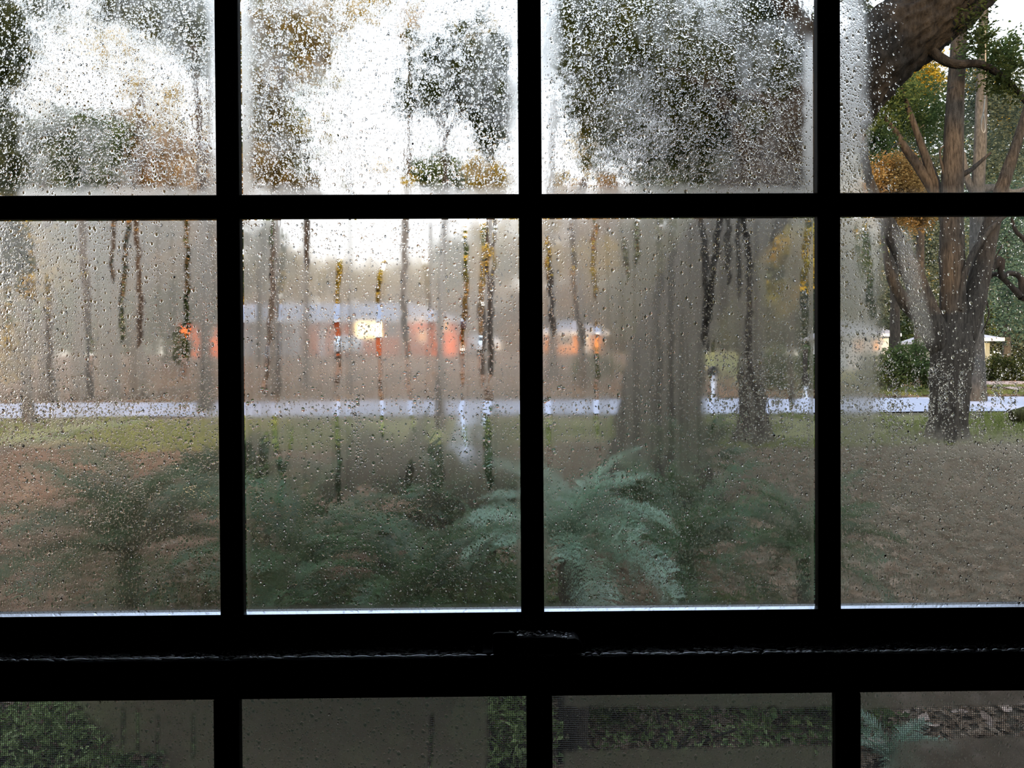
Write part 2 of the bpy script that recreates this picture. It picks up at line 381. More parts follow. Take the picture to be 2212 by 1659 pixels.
# ---------------------------------------------------------------- where the panes are fogged, beaded and run clear
def vnoise(x, y, seed, octs=3):
    out = 0; amp = 1; tot = 0
    for o in range(octs):
        g = np.random.default_rng(seed + o).random((97, 97)); xf = x * 2 ** o; yf = y * 2 ** o
        xi = np.floor(xf).astype(int); yi = np.floor(yf).astype(int); u = xf - xi; v = yf - yi; u = u * u * (3 - 2 * u); v = v * v * (3 - 2 * v)
        a = g[yi % 97, xi % 97]; b_ = g[yi % 97, (xi + 1) % 97]; c = g[(yi + 1) % 97, xi % 97]; d = g[(yi + 1) % 97, (xi + 1) % 97]
        out = out + amp * ((a * (1 - u) + b_ * u) * (1 - v) + (c * (1 - u) + d * u) * v); tot += amp; amp *= .5
    return out / tot
def sstep(x, a, b_): t = np.clip((x - a) / (b_ - a), 0, 1); return t * t * (3 - 2 * t)
def bump1(x, a, b_, s): return sstep(x, a - s, a + s) * (1 - sstep(x, b_ - s, b_ + s))
# runs of water down the panes: (path, width, how clear)
RUNS = [
 ([(175, 478), (186, 600), (192, 740), (196, 850)], 17, .55), ([(245, 478), (241, 560), (242, 605)], 11, .9),
 ([(278, 478), (266, 600), (260, 735)], 12, .9), ([(295, 478), (300, 570), (306, 660), (300, 745)], 13, 1),
 ([(403, 478), (405, 560), (403, 690)], 11, 1), ([(395, 705), (385, 780)], 34, .7), ([(408, 690), (392, 815)], 16, .9), ([(104, 600), (108, 850)], 13, .6),
 ([(14, 500), (18, 760)], 18, .5), ([(40, 478), (60, 640)], 50, .55),
 ([(590, 478), (589, 640), (578, 760), (572, 850)], 12, .85), ([(612, 478), (605, 640), (600, 860)], 15, .4),
 ([(660, 478), (662, 520), (665, 574)], 11, 1), ([(738, 478), (733, 570), (728, 660), (730, 832)], 13, 1), ([(730, 860), (727, 935), (735, 1090)], 11, .8),
 ([(830, 478), (826, 570), (816, 650), (822, 830)], 12, 1), ([(822, 830), (826, 938)], 10, 1),
 ([(876, 478), (872, 640), (879, 760), (884, 860), (893, 925)], 12, .55), ([(915, 478), (922, 640), (938, 760), (945, 860), (952, 1000)], 13, .35),
 ([(1006, 478), (1006, 640), (998, 760), (996, 830)], 12, 1), ([(1000, 865), (998, 890), (1004, 960)], 11, 1),
 ([(1045, 478), (1041, 640), (1040, 830)], 16, .8), ([(1052, 478), (1056, 640), (1058, 820)], 9, .9), ([(1070, 478), (1064, 640), (1060, 810)], 10, .8),
 ([(1056, 840), (1052, 920), (1060, 1050)], 20, .85), ([(595, 900), (592, 960), (608, 1020), (604, 1090)], 14, .9), ([(632, 930), (622, 985), (608, 1020)], 10, .8),
 ([(575, 940), (566, 1050)], 22, .7), ([(530, 960), (540, 1060)], 40, .6), ([(940, 940), (945, 1060)], 30, .55), ([(885, 1000), (880, 1090)], 16, .7),
 ([(1184, 520), (1190, 620), (1196, 720)], 13, .95), ([(1186, 860), (1186, 1010)], 12, .9), ([(1232, 480), (1242, 620), (1256, 740)], 11, .5), ([(1287, 478), (1282, 560), (1284, 640)], 12, .75),
 ([(1290, 700), (1288, 860), (1292, 980), (1287, 1065)], 11, .85), ([(1350, 520), (1353, 600)], 11, .8), ([(1376, 478), (1375, 565)], 11, .9),
 ([(1424, 478), (1422, 700), (1424, 1060)], 15, .35), ([(1452, 478), (1450, 700), (1452, 1060)], 15, .4),
 ([(1515, 478), (1524, 580), (1526, 660), (1518, 740)], 16, .9), ([(1556, 478), (1542, 580), (1535, 660), (1530, 700)], 17, .95), ([(1530, 740), (1532, 870)], 9, .8), ([(1542, 740), (1540, 930)], 9, .8),
 ([(1574, 478), (1574, 610)], 13, .8), ([(1596, 478), (1594, 640)], 11, .85), ([(1606, 478), (1622, 600), (1615, 700), (1618, 790), (1634, 860)], 16, .95),
 ([(1600, 800), (1612, 930)], 26, .8), ([(1640, 830), (1645, 935)], 22, .8), ([(1662, 840), (1660, 900)], 12, .9), ([(1742, 478), (1738, 640), (1742, 790), (1738, 900)], 17, .85),
 ([(1690, 480), (1672, 640)], 40, .4), ([(1700, 850), (1705, 900)], 16, .8), ([(1870, 490), (1878, 640), (1882, 680)], 20, .9), ([(1852, 490), (1862, 600)], 14, .6),
 ([(1330, 1180), (1332, 1300)], 40, .6), ([(2042, 800), (2046, 880), (2056, 960)], 26, .9), ([(770, 850), (775, 1010)], 18, -.2),
]
RUNX = []
for pth, wd, cl in RUNS:
    P = np.array(pth, float); RUNX.append((P[:, 1], P[:, 0], wd, cl))
UXP = [(-160, 466), (512, 1119), (1172, 1765), (1816, 2440)]
def masks(px, py, row, c, edge):
    """fog, bead and ripple of the film; edge = distance in photo pixels from the pane's nearest border"""
    n1 = vnoise(px / 46, py / 62, 10); n2 = vnoise(px / 130, py / 150, 20); n3 = vnoise(px / 11, py / 60, 30); n4 = vnoise(px / 22, py / 26, 40)
    if row == 1:                                   # top row: crowded beads, ragged fog at the borders
        base = [.18, .12, .07, .0][c]; bd = [.66, .64, .58, .0][c]
        fog = base - .06 + .9 * (n1 - .5) + .35 * (n3 - .5)
        bead = bd + .5 * (n2 - .5)
        rip = np.full_like(px, .42)
        e_ = edge + 16 * (n4 - .5)
        ring = 1 - sstep(e_, 8, 30 if c != 3 else 26)
        fog = fog * (1 - ring) + .95 * ring; bead = bead * (1 - .55 * ring)
        if c == 3:
            l = 1 - sstep(px + 40 * (n1 - .5), 1846, 1888); fog = fog * (1 - l) * .3 + .75 * l; bead = .15 * (1 - sstep(px, 1880, 1960)) + .85 * l; rip = .55 * l + .0
            fog = np.where(px > 1885, np.maximum(fog * .2, .0), fog)
        if c == 0:
            l = 1 - sstep(px + 30 * (n1 - .5), 34, 60); fog = fog * (1 - .9 * l); bead = bead * (1 - .5 * l)
        if c == 2:
            l = 1 - sstep(px + 20 * n4, 1192, 1235); fog = fog * (1 - l) + .9 * l
            rr = sstep(px + .12 * py, 1690, 1760) * (1 - sstep(py, 60, 110)); fog = fog * (1 - rr); bead = bead * (1 - .7 * rr)
        return np.clip(fog, 0, 1), np.clip(bead, 0, 1), rip
    if row == 0:
        low = sstep(py + 130 * (n2 - .5), 980, 1110)
        nv = sstep(vnoise(px / 10, py / 420, 60, 2), .55, .75); fog = .98 - .10 * n1 + .05 * (n3 - .5) * 2 - .20 * nv
        bead = .22 + .2 * (n2 - .5)
        rip = np.full_like(px, .0)
        if c == 0:
            fog = fog * (.86 - .2 * (1 - sstep(px, 60, 240))) ; bead = .34 + .3 * (n2 - .5) + .25 * (1 - sstep(px, 60, 300))
            mid = bump1(py + 50 * (n3 - .5), 858, 960, 14); fog = fog * (1 - .55 * mid * (1 - sstep(px, 400, 430)) * sstep(n3, .25, .5)); bead = bead + .25 * mid
            low = sstep(py + 60 * (n2 - .5), 900, 990)
            fl, bl = .34, .50
        elif c == 1: fl, bl = .30, .34
        elif c == 2:
            r_ = sstep(px + 60 * (n1 - .5), 1490, 1590); l2 = sstep(py + 80 * (n1 - .5), 700, 850) * r_
            fog = fog * (1 - .42 * l2); bead = bead + .4 * l2; rip = rip + .2 * l2
            low = np.maximum(low, sstep(py, 930, 1010) * r_); fl, bl = .30, .32
        else:
            l = 1 - sstep(px + 36 * (n1 - .5) + .03 * (py - 480), 1886, 1926)
            clear = (1 - l) * (1 - sstep(py + 40 * (n2 - .5), 900, 985))
            smear = bump1(px - (py - 480) * .22, 1925, 1962, 10) * bump1(py, 500, 740, 20)
            fog = fog * (1 - clear) + clear * (.02 + .35 * smear)
            cols_ = sstep(n3, .48, .6)
            bead = np.where(clear > .5, cols_ * .75 * sstep(py, 740, 850) + .05 + .5 * smear, bead + .3)
            low = sstep(py + 40 * (n2 - .5), 930, 1010) ; fl, bl = .32, .38
        fog = fog * (1 - low) + (fl + .34 * (n1 - .5) + .16 * (n4 - .5)) * low
        bead = bead * (1 - low) + (bl + .35 * (n2 - .5)) * low
        rip = rip * (1 - low) + .34 * low
        ring = 1 - sstep(edge + 8 * (n4 - .5), 3, 17); fog = np.maximum(fog, .85 * ring * (1 if c != 3 else l))
        for ys, xs, wd, cl in RUNX:
            if xs.max() < px.min() - 30 or xs.min() > px.max() + 30: continue
            y0, y1 = ys[0], ys[-1]
            cx_ = np.interp(py, ys, xs) + 5.0 * (vnoise(py / 26 + xs[0], py * 0, 77, 2) - .5) * 2
            hw_ = wd * .5 * (.75 + .5 * vnoise(py / 30 + xs[0], py * 0 + 3, 78, 2))
            hw_ = hw_ * np.sqrt(np.clip(np.minimum((y1 + 10 - py) / 22, (py - y0 + 10) / (22 if y0 > 485 else 5)), 0, 1))
            a = (1 - sstep(np.abs(px - cx_), hw_ - 2.5, hw_ + 1.5)) * ((py > y0 - 10) & (py < y1 + 10))
            a = np.where(hw_ < 1, 0, a)
            if cl < 0: bead = bead + .9 * a; continue
            fog = fog * (1 - a * cl * .97); bead = bead * (1 - .35 * a) + .12 * a; rip = np.maximum(rip, .07 * a)
        return np.clip(fog, 0, 1), np.clip(bead, 0, 1), rip
    # lower sash: matt even fog with hard-edged cleared patches
    fog = .93 + .0 * px
    if c == 0: cl = np.maximum(1 - sstep(px + .9 * (1560 - py) * 1.0 + 50 * (n4 - .5), 170, 240), sstep(py + 40 * (n4 - .5), 1612, 1640) * (1 - sstep(px, 330, 400)))
    elif c == 1: cl = np.maximum(sstep(px + 14 * (n4 - .5), 1044, 1058), .9 * (1 - sstep(np.abs(px - 936 + .05 * (py - 1500)), 3, 7)) * sstep(py, 1535, 1550))
    elif c == 2: cl = bump1(py + 14 * (n4 - .5), 1527 + 0 * px, 1622 - .02 * (px - 1200), 5) * (1 - sstep(px, 1800, 1815)) ; cl = np.maximum(cl, 1 - sstep(px, 1212, 1226))
    else: cl = bump1(py + 16 * (n4 - .5) + .04 * (px - 1880), 1532 + 0 * px, 1602 + 0 * px, 5); cl = np.maximum(cl, (1 - sstep(px + .5 * (py - 1600), 1930, 1960)) * sstep(py, 1590, 1605))
    for xx, yy0, yy1 in ((265, 1530, 1640), (297, 1530, 1640), (340, 1545, 1640), (418, 1540, 1640), (1760, 1560, 1640)):
        cl = np.maximum(cl, .7 * (1 - sstep(np.abs(px - xx - 6 * (n3 - .5)), 3, 7)) * bump1(py, yy0, yy1, 8))
    fog = fog * (1 - cl * .95); bead = .30 * (1 - cl) + .06
    return np.clip(fog, 0, 1), np.clip(bead, 0, 1), np.full_like(px, .0)

def to_px(P):
    d = P - EYE; zf = d @ _f; return CX + FPX * (d @ _r) / zf, CY - FPX * (d @ _u) / zf

# one unit water bead: a shallow closed dome, flat side on the glass (dome towards -y)
def dome(nr=3, ns=9, hgt=.55):
    V = []; F = []
    for i in range(nr):
        a = (i / nr) * math.pi / 2; rr = math.cos(a) ; yy = -math.sin(a) * hgt
        for j in range(ns): t = 2 * math.pi * j / ns; V.append((rr * math.cos(t), yy, rr * math.sin(t)))
    V.append((0, -hgt, 0)); V.append((0, 0, 0)); top, ce = len(V) - 2, len(V) - 1
    for i in range(nr - 1):
        for j in range(ns): j2 = (j + 1) % ns; F.append((i * ns + j, i * ns + j2, (i + 1) * ns + j2)); F.append((i * ns + j, (i + 1) * ns + j2, (i + 1) * ns + j))
    for j in range(ns): j2 = (j + 1) % ns; F.append(((nr - 1) * ns + j, (nr - 1) * ns + j2, top)); F.append((ce, j2, j))
    return np.array(V), np.array(F)
DV, DF = dome()
bead_me = mesh_np('water_drop', DV, DF, True); bead_me.materials.append(M['water'])
FILM_Y = .0004

def pane(win, x0, x1, z0, z1, yg, row, c, step, nb, nbig):
    cx_, cz_ = (x0 + x1) / 2, (z0 + z1) / 2
    gp = MB().box(x0 - cx_ - .004, x1 - cx_ + .004, 0, .003, z0 - cz_ - .004, z1 - cz_ + .004).build('glass_pane', M['glass'], win, loc=(cx_, yg, cz_))
    nx = max(2, int((x1 - x0) / step[0])) + 1; nzv = max(2, int((z1 - z0) / step[1])) + 1
    X, Z = np.meshgrid(np.linspace(x0 + .0002, x1 - .0002, nx), np.linspace(z0 + .0002, z1 - .0002, nzv))
    P = np.stack([X.ravel(), np.full(X.size, yg - FILM_Y), Z.ravel()], -1)
    px, py = to_px(P)
    edge = np.minimum(np.minimum(P[:, 0] - x0, x1 - P[:, 0]), np.minimum(P[:, 2] - z0, z1 - P[:, 2])) / .00049
    fog, bead, rip = masks(px, py, row, c, edge)
    g = np.random.default_rng(100 + row * 10 + c)
    # larger beads as real drops
    cand = []
    tries = nb * 6
    k = g.integers(0, len(P), tries); acc = g.random(tries) < bead[k] * .95 + (.0 if row == 1 and c == 3 else .05)
    if row >= 0: acc &= (bead[k] > .02)
    k = k[acc][:nb]
    rad = .00055 + .00085 * g.random(len(k)) ** 3.5
    if row == 0: rad *= 1.05
    pos = P[k] + g.uniform(-1, 1, (len(k), 3)) * [step[0], 0, step[1]]
    m_ = (pos[:, 0] > x0 + .003) & (pos[:, 0] < x1 - .003) & (pos[:, 2] > z0 + .003) & (pos[:, 2] < z1 - .003); pos, rad = pos[m_], rad[m_]
    order = np.argsort(-rad); pos, rad = pos[order], rad[order]
    # a drop swallows the fog where it sits
    ix = np.clip(np.round((pos[:, 0] - x0) / (x1 - x0) * (nx - 1)).astype(int), 0, nx - 1); iz = np.clip(np.round((pos[:, 2] - z0) / (z1 - z0) * (nzv - 1)).astype(int), 0, nzv - 1)
    kk = (iz * nx + ix)[rad > .0011]; fog[kk] *= .35
    i = np.arange(nzv - 1)[:, None] * nx; j = np.arange(nx - 1)[None]
    F = np.stack([i + j, i + j + 1, i + nx + j + 1, i + nx + j], -1).reshape(-1, 4)
    nv = len(P); Pl = P - [cx_, yg, cz_]
    B = np.array([(x0 + .0002, yg - .0001, z0 + .0002), (x1 - .0002, yg - .0001, z0 + .0002), (x1 - .0002, yg - .0001, z1 - .0002), (x0 + .0002, yg - .0001, z1 - .0002)]) - [cx_, yg, cz_]
    F = np.vstack([F, [[nv + 3, nv + 2, nv + 1, nv]]])
    me = mesh_np('condensation', np.vstack([Pl, B]), F)
    me.materials.append(M['film']); me.materials.append(M['film_back'])
    mi = np.zeros(len(F), np.int32); mi[-1] = 1; me.polygons.foreach_set('material_index', mi)
    for nme, arr in (('fog', fog), ('bead', bead), ('ripple', rip)):
        a = me.attributes.new(nme, 'FLOAT', 'POINT'); a.data.foreach_set('value', np.concatenate([arr, np.zeros(4)]).astype(np.float32))
    f = link('condensation', me, None, gp); f['kind'] = 'stuff'
    # drops
    nbig = min(nbig, len(pos)); yb = yg - FILM_Y - .00003
    for q in range(nbig):
        o = link('water_drop', bead_me, None, gp, (pos[q, 0] - cx_, yb - yg, pos[q, 2] - cz_)); r = float(rad[q])
        o.scale = (r * .85, r, r * float(g.uniform(1.0, 1.5))); 
    r = rad[nbig:]; pp = pos[nbig:] - [cx_, yg, cz_]; pp[:, 1] = yb - yg
    if len(r):
        V = DV[None] * (r[:, None, None] * np.stack([g.uniform(.75, 1, len(r)), np.ones(len(r)), g.uniform(.9, 1.4, len(r))], -1)[:, None]) + pp[:, None]
        F = DF[None] + (np.arange(len(r)) * len(DV))[:, None, None]
        o = link('water_beads', mesh_np('water_beads', V.reshape(-1, 3), F.reshape(-1, 3), True), M['water'], gp); o['kind'] = 'stuff'
    return gp
ST = (.0019, .0026)
NBU = [1500, 1500, 1500, 120]; NBL = [1900, 1900, 1900, 1700]
for c in range(4):
    pane(win1, UX[c] + HW, UX[c + 1] - HW, UZ[0][0] - .0035, UZ[0][1], UG, 0, c, ST, NBL[c], 14)
    pane(win1, UX[c] + HW, UX[c + 1] - HW, UZ[1][0], UZ[1][1], UG, 1, c, ST, NBU[c], 8)
    pane(win2, LX[c] + HW, LX[c + 1] - HW, LZ[0][0], LZ[0][1], LG, -1, c, (.0019, .0019), 120, 0)
    pane(win2, LX[c] + HW, LX[c + 1] - HW, LZ[1][0], LZ[1][1], LG, -1, c, (.02, .02), 0, 0)

# water standing on the meeting rail
g = np.random.default_rng(5)
LV = DV[:, [0, 2, 1]] * [1, 1, -1.9]      # dome facing up
def ledge_beads():
    n = 3300; x = g.uniform(LX[0] + .02, LX[4] - .02, n); y = -.0370 + .033 * g.random(n) ** .9
    near = np.exp(-(y + .037) / .024)
    r = (.0008 + .0026 * near * g.random(n)) * (1 - .45 * sstep(x, .25, .6)) * np.where(np.abs(x + .28) < .012, .45, 1)
    el = 1 + 1.6 * near * g.random(n)
    keep = ~((x > -.03) & (x < .085) & (y > -.036))
    x, y, r, el = x[keep], y[keep], r[keep], el[keep]
    V = LV[None] * np.stack([r * el, r, r * .7], -1)[:, None] + np.stack([x, np.maximum(y, -.0378 + r), np.full(len(x), 1.21705)], -1)[:, None]
    F = DF[:, ::-1][None] + (np.arange(len(x)) * len(DV))[:, None, None]
    o = link('water_beads', mesh_np('water_beads', V.reshape(-1, 3), F.reshape(-1, 3), True), M['pool'], win2); o['kind'] = 'stuff'
ledge_beads()
pm = mesh_np('puddle', LV, DF[:, ::-1], True); pm.materials.append(M['pool'])
x = LX[0] + .03
while x < LX[4] - .03:
    h = float(g.uniform(.0035, .013)) * (1 if x < .2 else .55)
    if not (-.29 < x < -.262) and not (.0 < x < .05):
        o = link('water_drop', pm, None, win2, (x + h, -.0342, 1.21705)); o.scale = (h, .0036, .0026); o.rotation_euler = (0, 0, float(g.normal(0, .03)))
    x += 2 * h + float(g.uniform(.0, .004))

# sash lock on the meeting rail
lk = empty('sash_lock', (.0245, -.018, 1.217))
tag(lk, 'dark metal sash lock in the middle of the wet window rail', 'window lock')
def prof(pts):  # photo outline at the lock's own depth, as a profile in metres from its base
    return [(at(a, b_, .821)[0] - .0245, max(at(a, b_, .821)[2] - 1.217, 0)) for a, b_ in pts]
MB().prism([(-.046, 0), (.0465, 0), (.0465, .0035), (-.046, .0035)], -.015, .013).build('base_plate', M['metal'], lk, bevel=.001)
P = prof([(1064, 1395), (1122, 1395), (1122, 1374), (1111, 1357), (1070, 1357), (1065, 1361)]); P[0] = (P[0][0], .0035); P[1] = (P[1][0], .0035)
MB().prism(P, -.0155, -.0125).build('keeper', M['metal'], lk, bevel=.0012)
P = prof([(1112, 1395), (1222, 1395), (1222, 1376), (1210, 1368), (1125, 1368), (1116, 1372)]); P[0] = (P[0][0], .0035); P[1] = (P[1][0], .0035)
MB().prism(P, -.0135, .012).build('cam_housing', M['metal'], lk, bevel=.0016)
P = prof([(1216, 1395), (1257, 1395), (1256, 1384), (1248, 1373), (1240, 1369), (1222, 1370)]); P[0] = (P[0][0], .0035); P[1] = (P[1][0], .0035)
MB().prism(P, -.0152, .008).build('lever', M['metal'], lk, bevel=.0016)
n = 110; xs = g.uniform(-.02, .046, n); r = .0006 + .0012 * g.random(n) ** 2; ys = g.uniform(-.011, .008, n)
zt = np.where(xs < .03, at(1160, 1368, .821)[2] - 1.217, at(1235, 1371, .821)[2] - 1.217)
V = LV[None] * np.stack([r * 1.3, r, r * .8], -1)[:, None] + np.stack([xs, ys, zt + .0001], -1)[:, None]
F = DF[:, ::-1][None] + (np.arange(n) * len(DV))[:, None, None]
o = link('water_beads', mesh_np('water_beads', V.reshape(-1, 3), F.reshape(-1, 3), True), M['pool'], lk); o['kind'] = 'stuff'

# insect screen outside the lower sash
scn = empty('insect_screen', (0.03, .046, .283)); tag(scn, 'fine dark insect screen mesh outside the lower window panes', 'insect screen')
for bx in ((-.652, -.634, -.004, .004, 0, .925), (.634, .652, -.004, .004, 0, .925), (-.634, .634, -.004, .004, 0, .018), (-.634, .634, -.004, .004, .907, .925)):
    MB().box(*bx).build('frame', M['metal'], scn)
def wires():
    hw_, pitch = .00021, .0021; V = []; F = []
    q = np.array([(-1, -1), (1, -1), (1, 1), (-1, 1)]) * hw_
    def add(p0, p1, ax):
        b0 = len(V)
        for p in (p0, p1):
            for a, c_ in q: V.append((p[0] + (a if ax == 'z' else 0), p[1] + (a if ax == 'x' else c_), p[2] + (c_ if ax == 'x' else 0)))
        for i in range(4): j = (i + 1) % 4; F.append((b0 + i, b0 + j, b0 + 4 + j, b0 + 4 + i))
    for x in np.arange(-.634, .634, pitch): add((x, 0, .017), (x, 0, .908), 'z')
    for z in np.arange(.018, .907, pitch): add((-.635, .0003, z), (.635, .0003, z), 'x')
    return np.array(V), np.array(F)
V, F = wires(); m_s = simple('screen_wire', (.10, .10, .10), .5, .4)
o = link('mesh', mesh_np('mesh', V, F), m_s, scn); o['kind'] = 'stuff'

# ---------------------------------------------------------------- ground, road, drives
def grid_surface(name, xs, ys, lift, m, fn=ground, smooth=True):
    X, Y = np.meshgrid(xs, ys); Z = fn(X, Y) + lift; nx = len(xs)
    i = np.arange(len(ys) - 1)[:, None] * nx; j = np.arange(nx - 1)[None]
    F = np.stack([i + j, i + j + 1, i + nx + j + 1, i + nx + j], -1).reshape(-1, 4)
    return link(name, mesh_np(name, np.stack([X, Y, Z], -1).reshape(-1, 3), F, smooth), m)
m = mat('yard_earth'); n = N(m); o = n.obj(); s = n.n('SeparateXYZ'); n.l(o, s.inputs[0])
f1 = n.noise(o, 5, 6, .7); f2 = n.noise(o, .35, 3)
lit = n.ramp(f1, [(.3, (.08, .044, .028)), (.5, (.17, .092, .056)), (.72, (.28, .17, .11))])
gry = n.ramp(f1, [(.3, (.052, .044, .029)), (.5, (.10, .082, .055)), (.72, (.18, .14, .10))])
grs = n.ramp(f1, [(.3, (.14, .15, .05)), (.55, (.25, .245, .09)), (.75, (.36, .34, .15))])
straw = n.ramp(f1, [(.3, (.13, .075, .05)), (.55, (.24, .14, .09)), (.75, (.36, .24, .15))])
side = n.math('MULTIPLY_ADD', s.outputs[0], .16, n.math('MULTIPLY_ADD', f2, .8, .1), clamp=True)
base = n.mixc(side, lit, gry)
def band(a, b_, w_):
    yy = n.math('MULTIPLY_ADD', n.math('SUBTRACT', f2, .5), 3.0, s.outputs[1])
    u = n.math('MULTIPLY', n.math('SUBTRACT', yy, a), 1 / w_, clamp=True); v = n.math('MULTIPLY', n.math('SUBTRACT', b_, yy), 1 / w_, clamp=True)
    return n.math('MULTIPLY', u, v)
gb = n.math('MULTIPLY', band(12.7, 17.6, 1.2), n.math('SUBTRACT', 1.0, n.math('MULTIPLY', side, .45)))
c = n.mixc(gb, base, grs)
far = n.math('MULTIPLY', n.math('SUBTRACT', s.outputs[1], 22.5), .6, clamp=True)
c = n.mixc(far, c, n.mixc(n.math('MULTIPLY', n.math('MULTIPLY', n.math('SUBTRACT', s.outputs[0], 8.0), .4, clamp=True), .75), straw, grs))
n.out(n.bsdf(c, .95, .05, 0, (f1, .05))); M['earth'] = m
ys = np.concatenate([np.arange(-20, 2, 2.), np.arange(2, 30, .4), np.arange(30, 70, 1.5), np.arange(70, 200, 8.)])
ter = struct(grid_surface('ground', np.concatenate([np.arange(-160, -20, 8.), np.arange(-20, 36, .6), np.arange(36, 165, 8.)]), ys, 0, M['earth']))
M['road'] = simple('pale_asphalt', (.42, .42, .50), .8, .3, vary=.15, scale=12)
M['concrete'] = simple('pale_concrete', (.45, .45, .50), .85, .2, vary=.15, scale=5)
M['drive'] = simple('pinkish_gravel', (.50, .36, .31), .9, .1, vary=.2, scale=8)
struct(grid_surface('road', np.arange(-110, 111, 2.), np.array([17.3, 18.5, 20, 21.5, 22.9]), .03, M['road']))
def strip(name, pts, wd, m, lift):
    C = smooth_path([(x, y, 0) for x, y in pts], 24)[:, :2]; T = np.gradient(C, axis=0); T /= np.linalg.norm(T, axis=1)[:, None]; Nn = np.stack([-T[:, 1], T[:, 0]], -1)
    V = [];
    for k in np.linspace(-.5, .5, 5):
        Q = C + Nn * wd * k; V.append(np.stack([Q[:, 0], Q[:, 1], ground(Q[:, 0], Q[:, 1]) + lift], -1))
    V = np.stack(V, 1).reshape(-1, 3); i = np.arange(23)[:, None] * 5; j = np.arange(4)[None]
    F = np.stack([i + j, i + 5 + j, i + 6 + j, i + 1 + j], -1).reshape(-1, 4)[:, ::-1]
    return link(name, mesh_np(name, V, F, True), m)
def g2(px, D): p = gx(px, D); return (p[0], p[1])
struct(strip('driveway', [g2(2060, 41), g2(2120, 37), g2(2215, 31), g2(2330, 25), g2(2420, 23.6)], 2.6, M['drive'], .035))
struct(strip('path', [g2(1022, 18.2), g2(1014, 15.5), g2(1000, 13), g2(985, 11.2)], .62, M['concrete'], .03))

# grass blades on the verge, and fallen leaves: nobody could count them
g = np.random.default_rng(11)
def blades(n, xr, yr, h, seed, m, name, label):
    g = np.random.default_rng(seed); x = g.uniform(*xr, n); y = g.uniform(*yr, n); k = vnoise(x * .7 + 40, y * .7 + 40, 5) > .42; x, y = x[k], y[k]
    z = ground(x, y); n = len(x); hh = h * g.uniform(.5, 1.2, n); a = g.uniform(0, 6.28, n); wv = .012 + .006 * g.random(n)
    lean = g.normal(0, .35, (n, 2)) * hh[:, None]
    V = np.stack([np.stack([x - wv * np.cos(a), y - wv * np.sin(a), z], -1), np.stack([x + wv * np.cos(a), y + wv * np.sin(a), z], -1), np.stack([x + lean[:, 0], y + lean[:, 1], z + hh], -1)], 1).reshape(-1, 3)
    o = link(name, mesh_np(name, V, np.arange(3 * n).reshape(n, 3)), m); tag(o, label, 'grass', kind='stuff')
blades(44000, (-12, 12), (12.6, 17.2), .09, 3, M['grass'], 'grass', 'short yellowish green grass along the near side of the road')
blades(14000, (12, 22), (24.0, 30.0), .12, 4, M['grass'], 'grass', 'tufted grass between the road and the driveway on the right')
def litter(n, yr, L, seed, m, name, label):
    g = np.random.default_rng(seed); y = yr[0] + (yr[1] - yr[0]) * g.random(n) ** 1.3; x = g.uniform(-.75, .75, n) * (y + 2.0)
    C = np.stack([x, y, ground(x, y) + .012], -1)
    d = g.standard_normal((n, 3)); d[:, 2] *= .22; d /= np.linalg.norm(d, axis=1)[:, None]; s = np.cross(d, [0, 0, 1.]) + .35 * g.standard_normal((n, 3)); s -= (s * d).sum(1)[:, None] * d; s /= np.linalg.norm(s, axis=1)[:, None]
    Ln = L * g.uniform(.5, 1.4, n)[:, None]; up = np.cross(s, d); up *= np.sign(up[:, 2:3] + 1e-6)
    V = np.stack([C - d * Ln / 2 + up * .1 * Ln, C + s * Ln * .24, C + d * Ln / 2 + up * .12 * Ln, C - s * Ln * .24], 1).reshape(-1, 3)
    o = link(name, mesh_np(name, V, np.arange(4 * n).reshape(n, 4)), m); tag(o, label, 'leaves', kind='stuff')
litter(46000, (2.6, 12.8), .075, 21, M['litter'], 'fallen_leaves', 'brown and tan fallen leaves strewn over the yard below the window')
litter(14000, (23.0, 36.0), .20, 22, M['litter'], 'fallen_leaves', 'rust brown pine straw and leaves beyond the road')

lv = []
for q in range(3):
    prof_ = [(0, 0), (.12, .16), (.30, .30), (.52, .34), (.75, .22), (1, 0)]; V_ = []; F_ = []
    for t, wq in prof_: V_ += [((t - .5), -wq * .9, .4 * (t - .5) ** 2 + .10 * wq), ((t - .5), 0, .4 * (t - .5) ** 2), ((t - .5), wq * .9, .4 * (t - .5) ** 2 + .10 * wq + .04 * q)]
    for i in range(5): F_ += [(3 * i, 3 * i + 3, 3 * i + 4, 3 * i + 1), (3 * i + 1, 3 * i + 4, 3 * i + 5, 3 * i + 2)]
    me = mesh_np('fallen_leaf', np.array(V_), np.array(F_)); me.materials.append(M['litter'] if q == 0 else M['litter_pale']); lv.append(me)
g = np.random.default_rng(71)
for q in range(150):
    px_ = g.uniform(1860, 2330) if q % 3 else g.uniform(1190, 1800); p_ = gx(px_, g.uniform(4.05, 5.6)); p_[2] += .02
    o = link('fallen_leaf', lv[q % 3], None, None, tuple(p_)); L_ = float(g.uniform(.07, .13)); o.scale = (L_, L_ * float(g.uniform(.5, .9)), L_); o.rotation_euler = (float(g.normal(0, .35)), float(g.normal(0, .35)), float(g.uniform(0, 6.28)))
    sh, wh = ('brown', 'pale tan')[q % 3 > 0 and 1 or 0], ('behind the screen at the bottom right corner' if q % 3 else 'behind the screen right of the middle bar')
    tag(o, 'curled %s leaf lying %s' % (sh, wh), 'leaf', '%s fallen leaves %s' % (sh, wh))

